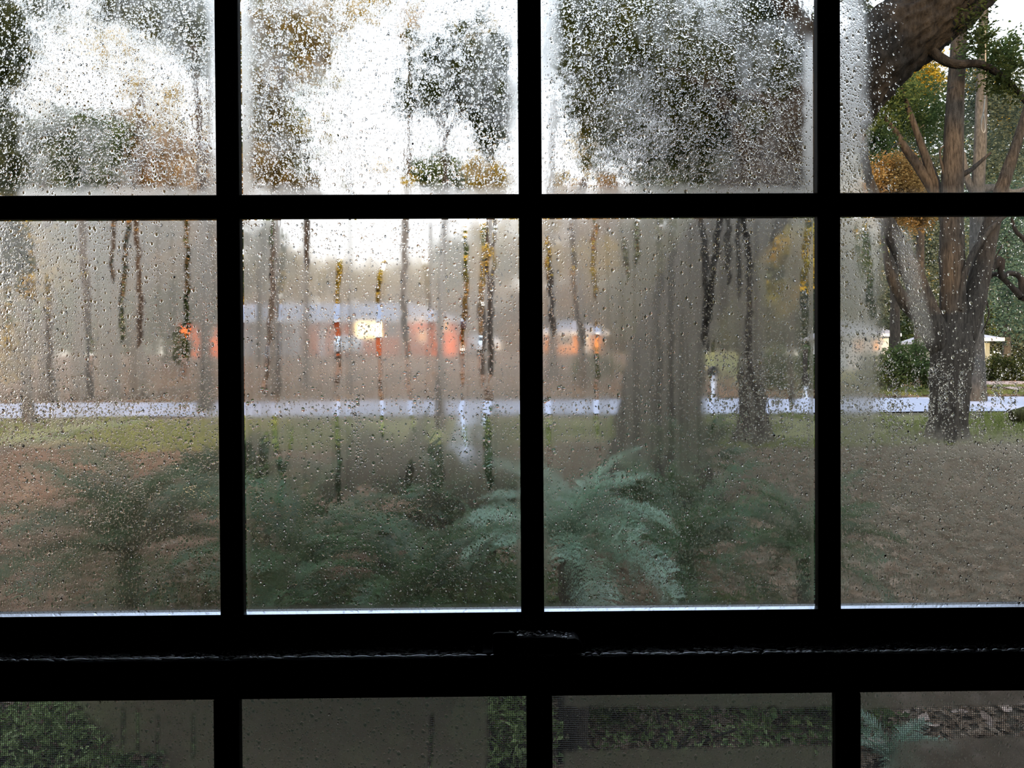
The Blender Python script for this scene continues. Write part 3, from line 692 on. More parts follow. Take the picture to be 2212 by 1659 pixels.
# ---------------------------------------------------------------- trees
DENS = {'forked_tree': 3.4, 'leafy_oak': 2.2, 'low_woods': 1.5, 'live_oak': 2.6, 'bushy_shrub': 1, 'hedge': 1, 'green_shrub': 1, 'clipped_tree': 1, 'far_woods': 1.5, 'olive_tree': 1.25, 'grey_green_tree': 2.4, 'pine_tree': 1.9, 'tall_dark_tree': 2.6, 'brown_woods': 1.9, 'cedar_tree': 3.0, 'rust_tree': 4.0, 'golden_tree': 4.0, 'grey_tree': 3.0, 'grey_oak': 2.6, 'tan_tree': 1.9, 'green_brown_tree': 1.3, 'slender_tree': 1}
def tree(name, label, base, stems, blobs, lm, bark, L, group=None, cat='tree', seed=0, asp=.5, droop=None, seg=10):
    """base (px, D): where it stands. stems: [(px,py,D,radius)...] each; blobs: (px,py,D,rx_px,ry_px,count)"""
    p0 = gx(*base); root = empty(name, tuple(p0)); tag(root, label, cat, group)
    for k, st in enumerate(stems):
        pts = [at(a, b_, D) - p0 for a, b_, D, r in st]
        if k == 0: pts[0][2] = min(pts[0][2], -.02)
        V, F = tube(pts, [r for *_, r in st], seg if st[0][3] > .08 else 6, None if st[0][3] > .08 else len(st) * 3, .10, seed + k, .5 if k == 0 and len(st) > 2 else 0)
        link('trunk' if k == 0 else 'branch', mesh_np('stem', V, F, True), bark, root)
    g = np.random.default_rng(1000 + seed); C = []
    for bl in blobs:
        a, b_, D, rx, ry, cnt = bl; cnt = int(cnt * DENS.get(name, 1.9)); c0 = at(a, b_, D) - p0; rxm, rzm = rx / FPX * D, ry / FPX * D; rym = (rxm + rzm) * .4
        nc = max(6, cnt // 55); u = g.standard_normal((nc, 3)); u /= np.linalg.norm(u, axis=1)[:, None]; u *= g.random((nc, 1)) ** .4
        cl = c0 + u * [rxm, rym, rzm]; sz = .20 * (rxm + rzm) / 2 + .02
        k = g.integers(0, nc, cnt); C.append(cl[k] + g.standard_normal((cnt, 3)) * sz * g.uniform(.5, 1.1, (nc, 1))[k])
    if C:
        C = np.concatenate(C); C = C[C[:, 2] > .05] if base[1] > 9 else C
        V, F = leaves(C, L, L * asp, seed=seed, droop=droop)
        o = link('foliage', mesh_np('foliage', V, F), lm, root); o['kind'] = 'stuff'
    return root

GB = 'trees beyond the road'
# the near live oak
oak = tree('live_oak', 'massive rough barked live oak leaning right and filling the upper right panes', (1418, 10),
     [[(1415, 1085, 10, .56), (1418, 1000, 10, .50), (1421, 900, 10, .46), (1440, 760, 9.9, .43), (1482, 650, 9.8, .43), (1560, 530, 9.6, .45), (1662, 400, 9.4, .46), (1772, 262, 9.2, .46), (1885, 128, 9.1, .44), (2010, 30, 9.0, .38), (2130, -70, 8.9, .3), (2250, -200, 8.8, .2)],
      [(1800, 190, 9.2, .16), (1752, 80, 9.3, .13), (1690, 0, 9.4, .11), (1620, -90, 9.5, .07)],
      [(1640, 430, 9.5, .14), (1600, 300, 9.7, .10), (1540, 180, 9.8, .06), (1480, 60, 9.9, .03)],
      [(1735, 300, 9.3, .12), (1650, 215, 9.2, .07), (1560, 200, 9.1, .045), (1450, 150, 9.0, .02)],
      [(1960, 60, 9.1, .12), (2010, 110, 8.9, .06), (2058, 138, 8.8, .05), (2120, 140, 8.8, .042), (2180, 178, 8.8, .03), (2230, 240, 8.8, .02)],
      [(1490, 160, 9.8, .03), (1400, 120, 9.8, .03), (1320, 130, 9.8, .02), (1240, 180, 9.8, .01)]],
     [(1280, 140, 9.6, 110, 130, 2600), (1400, 100, 9.8, 150, 130, 3600), (1560, 130, 10.4, 150, 120, 3600), (1680, 130, 10.2, 110, 110, 2600), (1420, 290, 10.6, 150, 110, 3400),
      (1560, 320, 10.6, 130, 110, 3400), (1660, 330, 10.2, 90, 90, 2000), (1330, 30, 9.8, 170, 60, 1800), (1650, 30, 10.0, 80, 60, 900), (2170, 170, 8.8, 60, 50, 300),
      (1845, 15, 9.0, 30, 40, 300), (1270, 280, 9.8, 80, 80, 700), (1235, 70, 9.6, 50, 90, 600), (2090, 60, 8.9, 80, 60, 260)],
     M['leaf_dark'], M['oak_bark'], .055, seed=1, seg=44)
# rough furrowed bark on the trunk of the near oak: real relief
tr_ = [c for c in oak.children if c.name.startswith('trunk')][0]; me = tr_.data
sub = tr_.modifiers.new('sub', 'SUBSURF'); sub.levels = sub.render_levels = 2; sub.subdivision_type = 'SIMPLE'
tex = bpy.data.textures.new('bark_relief', 'CLOUDS'); tex.noise_scale = .10; tex.noise_depth = 3
dm = tr_.modifiers.new('relief', 'DISPLACE'); dm.texture = tex; dm.strength = .09; dm.texture_coords = 'LOCAL'

tree('oak_tree', 'dark slender trunk standing in the yard just right of the leaning oak', (1627, 14),
     [[(1628, 945, 14, .25), (1626, 850, 14, .23), (1620, 700, 14, .21), (1604, 500, 14, .19), (1590, 330, 14.2, .16), (1580, 150, 14.5, .12)],
      [(1610, 560, 14, .10), (1575, 480, 14, .09), (1540, 380, 14, .06)]],
     [(1580, 200, 14.5, 150, 120, 2200)], M['leaf_dark'], M['brown_bark'], .12, seed=2)
tree('forked_tree', 'tree splitting into several bare stems with orange sunlit patches, in the rightmost panes', (2045, 14),
     [[(2045, 970, 14, .30), (2049, 900, 14, .29), (2054, 830, 14, .32), (2060, 760, 14, .34), (2062, 700, 14, .26)],
      [(2058, 760, 14, .27), (2058, 660, 14, .215), (2057, 560, 14, .20), (2057, 480, 14, .19), (2060, 330, 14, .165), (2068, 150, 14, .135), (2082, -60, 14, .11)],
      [(2070, 745, 14, .24), (2100, 660, 14, .19), (2120, 580, 14, .165), (2138, 500, 14, .15), (2160, 420, 14, .12), (2200, 300, 14, .08), (2240, 160, 14, .05)],
      [(2052, 765, 14, .26), (2010, 700, 14, .22), (1985, 630, 14, .185), (1955, 560, 14, .165), (1918, 490, 14, .14), (1890, 430, 14, .11), (1862, 350, 14, .09), (1850, 250, 14, .06)],
      [(2008, 705, 14, .13), (1960, 660, 14, .12), (1930, 610, 14, .09), (1915, 560, 14, .06), (1905, 500, 14, .03)],
      [(2072, 670, 13.8, .06), (2084, 590, 13.8, .06), (2112, 530, 13.8, .055), (2158, 476, 13.8, .045), (2220, 430, 13.8, .035)],
      [(2050, 500, 14.1, .11), (2020, 400, 14.3, .09), (1985, 300, 14.5, .06), (1955, 215, 14.6, .04), (1925, 140, 14.7, .02)],
      [(2040, 450, 14.2, .10), (1990, 370, 14.4, .085), (1955, 320, 14.5, .07), (1935, 285, 14.5, .05), (1908, 250, 14.5, .03)],
      [(1945, 310, 14.4, .03), (1925, 318, 14.3, .025), (1912, 332, 14.2, .015)],
      [(2075, 380, 14, .05), (2100, 365, 14, .04), (2140, 330, 14, .02)], [(2045, 400, 14, .03), (2030, 330, 14, .02), (2048, 310, 14, .012)]],
     [(1900, 190, 14.6, 70, 80, 1500), (1980, 250, 15.5, 80, 80, 1300), (1880, 290, 14.2, 40, 50, 700), (2150, 110, 13.5, 60, 60, 500), (1870, 560, 14, 30, 50, 160)],
     M['leaf_green'], M['brown_bark'], .075, seed=3, seg=26)
tree('grey_tree', 'pale grey trunk behind the forked tree, rising past a hanging rope loop', (2112, 22),
     [[(2105, 850, 22, .22), (2108, 640, 22, .19), (2112, 430, 22, .17), (2118, 300, 22, .16), (2122, 130, 22, .13), (2128, -60, 22, .1)],
      [(2112, 430, 22, .12), (2090, 390, 22, .09), (2080, 330, 22, .06)], [(2110, 410, 22, .13), (2150, 405, 22, .1), (2190, 415, 22, .08), (2230, 400, 22, .05)]],
     [(2140, 210, 23, 90, 90, 1500), (2185, 300, 24, 60, 100, 900)], M['leaf_grey'], M['grey_bark'], .12, seed=4)
tree('bare_tree', 'crooked bare branches reaching in from beyond the right edge', (2290, 15),
     [[(2300, 930, 15, .2), (2285, 760, 15, .17), (2262, 690, 15, .14), (2230, 650, 15, .09), (2205, 640, 15, .075)],
      [(2205, 640, 15, .07), (2175, 610, 15, .05), (2150, 592, 15, .045), (2132, 610, 15, .035), (2126, 650, 15, .02)],
      [(2208, 640, 15, .07), (2204, 600, 15, .06), (2180, 590, 14.9, .05), (2163, 600, 14.8, .055), (2162, 560, 14.8, .075), (2150, 575, 14.8, .06), (2132, 590, 14.8, .03)],
      [(2262, 690, 15, .08), (2225, 540, 15, .05), (2195, 500, 15, .04), (2185, 470, 15, .02)],
      [(2160, 592, 15, .02), (2150, 560, 15, .018), (2165, 530, 15, .012)], [(2128, 640, 15, .02), (2136, 680, 15, .014), (2120, 720, 15, .01)]],
     [], M['leaf_grey'], M['dark_bark'], .1, seed=5)
tree('rust_tree', 'tree with sunlit rust orange leaves left of the forked tree', (1930, 30),
     [[(1935, 815, 30, .18), (1932, 600, 30, .15), (1928, 400, 30, .1)]], [(1925, 400, 30, 70, 62, 2600), (1975, 450, 31, 55, 45, 1300)], M['leaf_rust'], M['brown_bark'], .13, seed=6)
tree('golden_tree', 'tree with golden sunlit crown under the leaning limb, upper right', (1990, 34),
     [[(1985, 815, 34, .2), (1988, 500, 34, .16), (1992, 250, 34, .1)]], [(1985, 160, 34, 60, 60, 1500), (2110, 170, 34, 50, 30, 400), (2190, 240, 34, 40, 40, 500), (1935, 190, 34, 45, 50, 700)], M['leaf_yellow'], M['brown_bark'], .15, seed=7)
tree('cedar_tree', 'broad blue green cedar behind the right house, full to the ground', (2170, 62),
     [[(2175, 790, 62, .3), (2175, 500, 62, .2)]], [(2170, 480, 62, 110, 130, 4200), (2190, 640, 60, 70, 90, 1500), (2120, 380, 62, 80, 80, 1200)], M['leaf_bluegreen'], M['grey_bark'], .26, seed=8)
tree('grey_oak', 'grey green oak crown filling the view between the right stems', (1985, 42),
     [[(1985, 800, 42, .3), (1990, 500, 42, .22)]], [(1990, 320, 42, 150, 120, 5200), (2010, 560, 42, 100, 130, 3600), (1880, 620, 42, 70, 100, 2200), (2160, 330, 42, 70, 70, 1400)], M['leaf_grey'], M['grey_bark'], .19, seed=9)
tree('bushy_shrub', 'bright green bushy shrub across the road left of the forked tree', (1935, 27),
     [[(1935, 838, 27, .05), (1935, 800, 27, .04)]], [(1905, 795, 27, 55, 42, 2600), (1965, 790, 27, 55, 48, 2800), (2005, 810, 27, 30, 30, 900)], M['leaf_green'], M['brown_bark'], .13, cat='shrub', seed=10)
tree('hedge', 'dark green rounded hedge in front of the small grey house', (2165, 37),
     [[(2165, 838, 37, .05), (2165, 800, 37, .04)]], [(2105, 800, 38, 30, 26, 1500), (2150, 802, 37, 50, 30, 3400), (2215, 800, 36.5, 50, 32, 3400)], M['leaf_dark'], M['brown_bark'], .15, cat='hedge', seed=11)
# left side
tree('dark_oak', 'dark evergreen at the far left edge, its crown running up the whole frame', (-60, 13),
     [[(-70, 960, 13, .22), (-60, 600, 13, .18), (-40, 200, 13, .12), (-30, -50, 13, .08)]], [(-20, 90, 13, 60, 130, 2400), (-20, 330, 13, 62, 120, 2600), (-25, 540, 13, 70, 90, 1600)], M['leaf_dark'], M['dark_bark'], .12, seed=12)
tree('olive_bush_tree', 'yellow olive leaved small tree low behind the leftmost panes', (60, 17),
     [[(62, 905, 17, .10), (58, 750, 17, .08), (66, 600, 17, .05)], [(60, 700, 17, .05), (20, 620, 17, .03)]], [(60, 585, 17, 75, 80, 2000), (20, 480, 17, 60, 50, 900), (20, 760, 17, 40, 60, 500)], M['leaf_yellow'], M['dark_bark'], .14, seed=13)
for i, (px, top, D, r, lb) in enumerate([(104, 250, 24.5, .2, 'dark straight trunk across the road nearest the left edge'), (178, 200, 25, .24, 'curving dark trunk across the road, second from the left edge'),
        (248, 200, 27, .18, 'thin trunk with a long narrow top, third from the left edge'), (300, 150, 26, .2, 'dark trunk left of the small clipped tree'), (450, 200, 34, .2, 'trunk right of the small clipped tree')]):
    tree('pine_tree', lb, (px, D), [[(px, 880, D, r), (px - 4, 740, D, r * .9), (px + (12 if i == 1 else 5), 600, D, r * .8), (px - 6, 400, D, r * .7), (px + 6, top + 30, D, r * .3)]] if i < 4 else [[(px, 880, D, r), (px - 4, 740, D, r * .9), (px, 400, D, r * .75), (px + 10, -120, D, r * .4)]],
         [(px + 10, 330 + 20 * i, D, 80, 90, 1500), (px - 10, 430, D + 2, 90, 80, 1300), (px, 560, D + 3, 90, 70, 1000)], [M['leaf_grey'], M['leaf_green'], M['leaf_grey'], M['leaf_rust'], M['leaf_rust']][i], M['dark_bark'], .2, GB, seed=20 + i)
tree('grey_green_tree', 'wide grey green tree filling the lower half of the top left pane', (230, 38),
     [[(230, 830, 38, .25), (232, 500, 38, .18)]], [(170, 340, 38, 150, 80, 3400), (230, 500, 38, 200, 110, 5600), (230, 650, 38, 220, 90, 4800), (400, 620, 39, 90, 100, 2000)], M['leaf_green'], M['dark_bark'], .3, seed=30)
tree('tan_tree', 'tan and orange leaved tree right of the grey green one', (360, 46),
     [[(360, 800, 46, .25), (362, 500, 46, .16)]], [(350, 360, 46, 110, 80, 2600), (420, 480, 46, 90, 90, 1900), (300, 260, 46, 60, 40, 500)], M['leaf_rust'], M['dark_bark'], .34, seed=31)
tree('tall_dark_tree', 'sparse dark crown hanging into the top of the leftmost panes', (440, 20),
     [[(445, 890, 20, .14), (440, 500, 20, .11), (420, 100, 20, .08), (400, -80, 20, .05)]], [(350, 20, 20, 110, 60, 1200), (250, -10, 20, 90, 60, 500), (430, 70, 20, 60, 80, 600), (120, 20, 20, 90, 50, 260)], M['leaf_grey'], M['dark_bark'], .16, seed=32)
tree('sweetgum_tree', 'thin sweetgum with sparse yellow leaves against the top left sky', (216, 32), [[(216, 820, 32, .1), (214, 500, 32, .08), (222, 150, 32, .04), (226, -60, 32, .02)]], [(200, 60, 32, 130, 90, 520), (300, 150, 32, 110, 80, 460), (90, 150, 32, 60, 80, 300), (360, 240, 32, 80, 60, 420)], M['leaf_yellow'], M['grey_bark'], .19, seed=50)
tree('sweetgum_tree', 'thin sweetgum with yellow leaves at the top of the bright gap', (756, 30), [[(758, 825, 30, .05), (756, 500, 30, .045), (752, 150, 30, .03), (748, -60, 30, .015)]], [(770, 20, 30, 100, 60, 620), (700, 110, 30, 60, 90, 420), (890, 30, 30, 80, 60, 260), (830, 390, 30, 90, 40, 160), (1040, 60, 30, 80, 60, 160)], M['leaf_yellow'], M['grey_bark'], .18, seed=51)
# second column, left of the bright gap
tree('olive_tree', 'tall olive tree with scattered yellow leaves left of the bright sky gap', (600, 26),
     [[(590, 862, 26, .17), (592, 650, 26, .15), (600, 420, 26, .12), (606, 100, 26, .08)], [(600, 420, 26, .07), (650, 300, 26, .04)]],
     [(610, 60, 26, 110, 110, 1900), (570, 200, 26, 70, 80, 900), (600, 320, 26, 80, 110, 2400), (690, 120, 26, 50, 80, 500), (650, 420, 26, 60, 40, 500)], M['leaf_olive'], M['dark_bark'], .19, seed=33)
tree('green_brown_tree', 'muted green crown behind the yellow flecked tree, left of the gap', (560, 44),
     [[(560, 790, 44, .22), (565, 500, 44, .15)]], [(590, 110, 44, 120, 130, 2300), (585, 320, 44, 90, 110, 1900), (560, 560, 44, 70, 90, 1700)], M['leaf_green'], M['dark_bark'], .3, seed=34)
tree('slender_tree', 'slender trunk running down left of the brick house roof', (661, 30), [[(662, 832, 30, .11), (661, 560, 30, .1), (665, 300, 30, .07)]], [(668, 300, 30, 50, 60, 300)], M['leaf_yellow'], M['dark_bark'], .2, seed=35)
tree('sapling', 'yellow leaved sapling in front of the brick house, at its left', (735, 40), [[(736, 800, 40, .06), (734, 620, 40, .04)]], [(734, 600, 40, 34, 40, 700)], M['leaf_yellow'], M['dark_bark'], .2, seed=36)
# right of the gap
tree('leafy_oak', 'dark leaved oak crown silhouetted on white sky right of the gap', (960, 16),
     [[(952, 915, 16, .07), (950, 700, 16, .07), (962, 440, 16, .065), (960, 280, 16, .05), (970, 100, 16, .03)], [(960, 300, 16, .04), (1020, 200, 16, .03), (1080, 120, 16, .02)], [(960, 280, 16, .035), (900, 190, 16, .02)]],
     [(930, 190, 16, 70, 70, 700), (1040, 190, 16, 80, 80, 1500), (1060, 90, 16, 60, 60, 300), (950, 95, 16, 70, 50, 160), (870, 230, 16, 30, 30, 80), (1070, 280, 16, 50, 50, 500)], M['leaf_dark'], M['dark_bark'], .13, seed=37)
tree('pine_tree', 'reddish pine trunk in the bright gap, above the sun-glint house windows', (884, 50), [[(872, 775, 50, .2), (876, 500, 50, .2), (884, 280, 50, .18), (890, 60, 50, .1)]], [(890, 60, 50, 50, 40, 160)], M['leaf_rust'], M['brown_bark'], .3, GB, seed=38)
tree('pine_tree', 'pine trunk just right of the brick house', (1058, 36), [[(1054, 815, 36, .22), (1056, 600, 36, .2), (1062, 380, 36, .17), (1066, 150, 36, .12)]], [(1050, 380, 36, 50, 60, 700), (1040, 560, 36, 30, 70, 500)], M['leaf_yellow'], M['dark_bark'], .22, GB, seed=39)
tree('green_tree', 'bright green low crown under the dark leaves right of the gap', (930, 66), [[(930, 770, 66, .25), (930, 480, 66, .15)]], [(940, 375, 66, 62, 45, 1500), (1040, 400, 66, 60, 40, 900), (1000, 560, 66, 90, 60, 900)], M['leaf_green'], M['dark_bark'], .42, seed=40)
tree('low_woods', 'pale yellow green woods low behind the brick house roof', (800, 92), [[(800, 760, 92, .3), (800, 640, 92, .2)]],
     [(560, 600, 92, 110, 70, 2600), (720, 620, 92, 110, 45, 2200), (850, 625, 92, 110, 42, 2200), (980, 600, 92, 110, 70, 2600), (1100, 560, 92, 90, 90, 2400)], M['leaf_yellow'], M['dark_bark'], .55, seed=41)
# middle right
tree('tan_tree', 'tan leaved tree over the orange brick house right of centre', (1240, 76), [[(1250, 780, 76, .3), (1250, 500, 76, .2)]], [(1230, 560, 76, 90, 100, 3200), (1330, 520, 76, 100, 110, 3400), (1290, 420, 76, 90, 40, 700)], M['leaf_rust'], M['dark_bark'], .42, seed=42)
tree('pine_tree', 'sunlit yellow green trunk right of the middle window bar', (1192, 34), [[(1193, 822, 34, .16), (1192, 600, 34, .15), (1190, 420, 34, .12), (1196, 200, 34, .08)]], [(1192, 560, 34, 25, 90, 300), (1215, 400, 34, 40, 30, 200)], M['leaf_yellow'], M['dark_bark'], .2, GB, seed=43)
tree('pine_tree', 'brown trunk between the middle window bar and the leaning oak', (1262, 30), [[(1262, 830, 30, .14), (1252, 640, 30, .13), (1240, 480, 30, .11), (1266, 380, 30, .09)]], [(1285, 570, 30, 40, 70, 400), (1265, 330, 30, 40, 60, 300)], M['leaf_yellow'], M['dark_bark'], .2, GB, seed=44)
tree('brown_woods', 'brown grey woods behind the leaning oak', (1450, 72), [[(1450, 780, 72, .3), (1450, 500, 72, .2)]],
     [(1420, 600, 72, 120, 150, 4600), (1600, 600, 72, 140, 150, 5600), (1760, 580, 72, 120, 160, 4800), (1700, 350, 72, 140, 120, 2600), (1480, 400, 72, 120, 80, 1800)], M['leaf_grey'], M['dark_bark'], .46, seed=45)
tree('dogwood_tree', 'small tree with gold tinged leaves left of the right window bar', (1715, 22), [[(1712, 868, 22, .07), (1708, 760, 22, .06), (1722, 620, 22, .04), (1740, 500, 22, .025)], [(1710, 700, 22, .03), (1690, 600, 22, .02)]], [(1690, 520, 22, 60, 50, 900), (1745, 560, 22, 40, 70, 600), (1695, 640, 22, 40, 40, 300)], M['leaf_yellow'], M['dark_bark'], .15, seed=46)
tree('green_shrub', 'dark green shrub across the road left of the right window bar', (1690, 28), [[(1690, 835, 28, .05), (1690, 800, 28, .03)]], [(1680, 800, 28, 50, 45, 1800), (1740, 790, 28, 35, 50, 1200)], M['leaf_green'], M['dark_bark'], .15, cat='shrub', seed=47)
tree('green_shrub', 'green shrub across the road left of the leaning oak', (1295, 31), [[(1295, 822, 31, .05), (1295, 800, 31, .03)]], [(1290, 795, 31, 50, 26, 1500)], M['leaf_green'], M['dark_bark'], .15, cat='shrub', seed=48)
tree('clipped_tree', 'small oval crowned dark tree on a thin bent stem across the road', (392, 25), [[(391, 862, 25, .035), (393, 825, 25, .03), (386, 790, 25, .025), (392, 760, 25, .02)]], [(393, 755, 25, 24, 38, 1500)], M['leaf_dark'], M['dark_bark'], .11, seed=49)
# far woods closing the view on all sides
for i, (px, lb, mk) in enumerate([(60, 'far woods at the left, behind everything', 'leaf_grey'), (330, 'far woods behind the clipped tree', 'leaf_rust'), (1560, 'far woods behind the slender dark trunk', 'leaf_grey'), (1900, 'far woods behind the rust tree', 'leaf_yellow'), (2230, 'far woods at the right edge of the view', 'leaf_grey')]):
    tree('far_woods', lb, (px, 105), [[(px, 740, 105, .3), (px, 500, 105, .2)]], [(px - 100, 600, 105, 120, 150, 3600), (px + 100, 600, 105, 120, 150, 3600), (px, 420, 105, 190, 130, 3600)] if i not in (1,) else [(px - 60, 600, 105, 130, 140, 3000), (px + 70, 620, 105, 110, 120, 2200)], M[mk], M['dark_bark'], .6, 'far woods', seed=60 + i)
for i, (px, D, lb, mk) in enumerate([(20, 88, 'low brown thicket at the far left under the pines', 'leaf_rust'), (250, 90, 'low thicket under the pines behind the clipped tree', 'leaf_green'), (480, 92, 'low thicket behind the left window bar', 'leaf_rust'),
        (1225, 84, 'low golden thicket behind the orange brick house', 'leaf_rust'), (1080, 86, 'low tan thicket in the gap between the two brick houses', 'leaf_rust'), (1380, 88, 'low thicket just left of the leaning oak trunk', 'leaf_rust'), (1600, 88, 'low thicket just right of the leaning oak trunk', 'leaf_grey'), (1800, 90, 'low thicket behind the right window bar', 'leaf_grey'), (2010, 92, 'low thicket behind the forked tree', 'leaf_green'), (2200, 92, 'low thicket behind the hedge', 'leaf_grey')]):
    tree('thicket', lb, (px, D), [[(px, 790, D, .12), (px, 690, D, .08)]], [(px - 60, 690, D, 80, 75, 1900), (px + 60, 690, D, 80, 75, 1900), (px, 740, D, 110, 50, 1700)], M[mk], M['dark_bark'], .5, 'low thickets behind the houses', seed=90 + i)
# unseen trees added behind the house to break up the low sun
for i, (x, y, lb) in enumerate([(-7.5, -16, 'unseen oak added behind the house on its west side to dapple the sun'), (2.5, -19, 'unseen oak added behind the house near its middle to dapple the sun'), (10.5, -15, 'unseen oak added behind the house on its east side to dapple the sun')]):
    z = float(ground(x, y)); root = empty('oak_tree', (x, y, z)); tag(root, lb, 'tree', 'unseen oaks added to break the sun')  # unseen oak, added only to break up the low sun
    V, F = tube([(0, 0, 0), (.2, 0, 4), (-.1, 0, 8), (0, 0, 12)], [.45, .36, .28, .15], 12, rough=.1); link('trunk', mesh_np('trunk', V, F, True), M['oak_bark'], root)
    g = np.random.default_rng(80 + i); nc = 64; u = g.standard_normal((nc, 3)); u /= np.linalg.norm(u, axis=1)[:, None]; cl = u * g.random((nc, 1)) ** .4 * [5.2, 3.5, 5.0] + [0, 0, 9.5]
    k = g.integers(0, nc, 3600); C = cl[k] + g.standard_normal((3600, 3)) * .4
    V, F = leaves(C, .34, .22, seed=80 + i); o = link('foliage', mesh_np('foliage', V, F), M['leaf_dark'], root); o['kind'] = 'stuff'

# rope loop hanging from the leaning limb
rp0 = at(2128, 60, 9.4); rroot = empty('rope', tuple(rp0)); tag(rroot, 'thin pale rope with a loop hanging among the right branches', 'rope')
pts = [at(a, b_, 9.4) - rp0 for a, b_ in ((2128, 60), (2129, 160), (2127, 215), (2124, 243), (2120, 262), (2120, 278), (2124, 287), (2128, 280), (2127, 262), (2124, 243))]
V, F = tube(pts, [.008] * len(pts), 6, 60); link('loop', mesh_np('rope', V, F, True), simple('rope_fibre', (.45, .43, .38), .9), rroot)

# ---------------------------------------------------------------- palms, palmettos and undergrowth
def frond_mesh(seed, pairs=36, arch=.62, rise=.75, wl=.30, width=.016):
    g = np.random.default_rng(seed); t = np.linspace(0, 1, 30)
    ang = rise - arch * 2.1 * t; dx = np.cos(ang); dz = np.sin(ang); x = np.concatenate([[0], np.cumsum((dx[1:] + dx[:-1]) / 2)]) / 29; z = np.concatenate([[0], np.cumsum((dz[1:] + dz[:-1]) / 2)]) / 29
    C = np.stack([x, 0 * x, z], -1); parts = [tube([tuple(p) for p in C[::5]], np.linspace(.009, .003, len(C[::5])), 5, 16)]
    V = []; F = []
    for k in range(pairs):
        s = .14 + .84 * k / (pairs - 1); i = s * 29; i0 = int(min(i, 28)); p = C[i0] * (1 - (i - i0)) + C[i0 + 1] * (i - i0); T = C[i0 + 1] - C[i0]; T /= np.linalg.norm(T); U = np.array([-T[2], 0, T[0]])
        ln = wl * (math.sin(math.pi * min(1, (s - .05) * .95)) ** .6 * .9 + .12)
        for sd in (-1, 1):
            d = T * .55 + np.array([0, sd, 0]) * .8 + U * (.22 + .1 * g.standard_normal()); d /= np.linalg.norm(d); L = ln * g.uniform(.88, 1.08)
            w_ = T * width / 2; m_ = p + d * L * .5 + U * .01; tip = p + d * L - U * L * .12 - np.array([0, 0, L * .14])
            b0 = len(V); V += [p - w_, p + w_, m_ + w_ * .9, m_ - w_ * .9, tip]; F += [(b0, b0 + 1, b0 + 2, b0 + 3)]; F += [(b0 + 3, b0 + 2, b0 + 4, b0 + 4)]
    V = np.array(V); F4 = np.array([f for f in F if len(set(f)) == 4]); F3 = np.array([f[:3] for f in F if len(set(f)) == 3])
    Va, Fa = parts[0]; return mesh_np('frond', np.vstack([V, Va]), [F4, F3, Fa + len(V)])
def fan_mesh(seed, nseg=20, R_=.55, pet=.62):
    g = np.random.default_rng(seed); V = []; F4 = []; F3 = []
    Va, Fa = tube([(0, 0, 0), (pet * .5, 0, .05), (pet, 0, 0)], [.010, .008, .007], 5, 8)
    c0 = np.array([pet, 0, 0]); da = 2.5 / nseg
    for k in range(nseg):
        a = -1.9 + 3.8 * (k + .5) / nseg; L = R_ * (1 - .18 * abs(a) / 1.9) * g.uniform(.92, 1.05); fold = .02
        d = np.array([math.cos(a), math.sin(a), 0]); s = np.array([-math.sin(a), math.cos(a), 0]); dz = np.array([0, 0, 1.])
        m_ = c0 + d * L * .5 + dz * .03; tip = c0 + d * L - dz * (.05 + .09 * g.random()); w_ = L * .5 * math.tan(1.9 / nseg) * .9
        b0 = len(V); V += [c0, m_ - s * w_ - dz * fold, m_ + dz * fold, m_ + s * w_ - dz * fold, tip]
        F3 += [(b0, b0 + 1, b0 + 2), (b0, b0 + 2, b0 + 3), (b0 + 1, b0 + 4, b0 + 2), (b0 + 2, b0 + 4, b0 + 3)]
    V = np.array(V); return mesh_np('frond', np.vstack([V, Va]), [np.array(F3), Fa + len(V)])
FR = {}
for key in ('palm', 'palm_pale'):
    FR['sago', key] = [frond_mesh(s, arch=a, rise=r_) for s, a, r_ in ((1, .55, .8), (2, .7, .9), (3, .5, .45), (4, .65, .6))]
    FR['fan', key] = [fan_mesh(s) for s in (5, 6, 7)]
    for k in ('sago', 'fan'):
        for me in FR[k, key]: me.materials.append(M[key])
GP = 'palms and palmettos below the window'
def palm(kind, px, py, D, Rm, nf, key, label, seed, name):
    c = at(px, py, D); base = gpt(c[0], c[1]); root = empty(name, tuple(base)); tag(root, label, 'palm', GP); g = np.random.default_rng(seed); h = max(.08, c[2] - base[2] - (.12 * Rm))
    V, F = tube([(0, 0, -.03), (0.01, 0, h * .5), (0, 0, h)], [.09, .08, .07], 12, 10, .18, seed); link('trunk', mesh_np('trunk', V, F, True), M['dark_bark'], root)
    for i in range(nf):
        me = FR[kind, key][i % len(FR[kind, key])]; o = link('frond', me, None, root, (0, 0, h))
        az = i * 2.39996 + g.normal(0, .12); q = i / nf
        tilt = (-.75 + 1.15 * q + g.normal(0, .08)) if kind == 'sago' else (-1.25 + 1.2 * q + g.normal(0, .12))
        s = Rm * g.uniform(.88, 1.1); o.scale = (s, s, s); o.rotation_euler = (g.normal(0, .12), tilt, az)
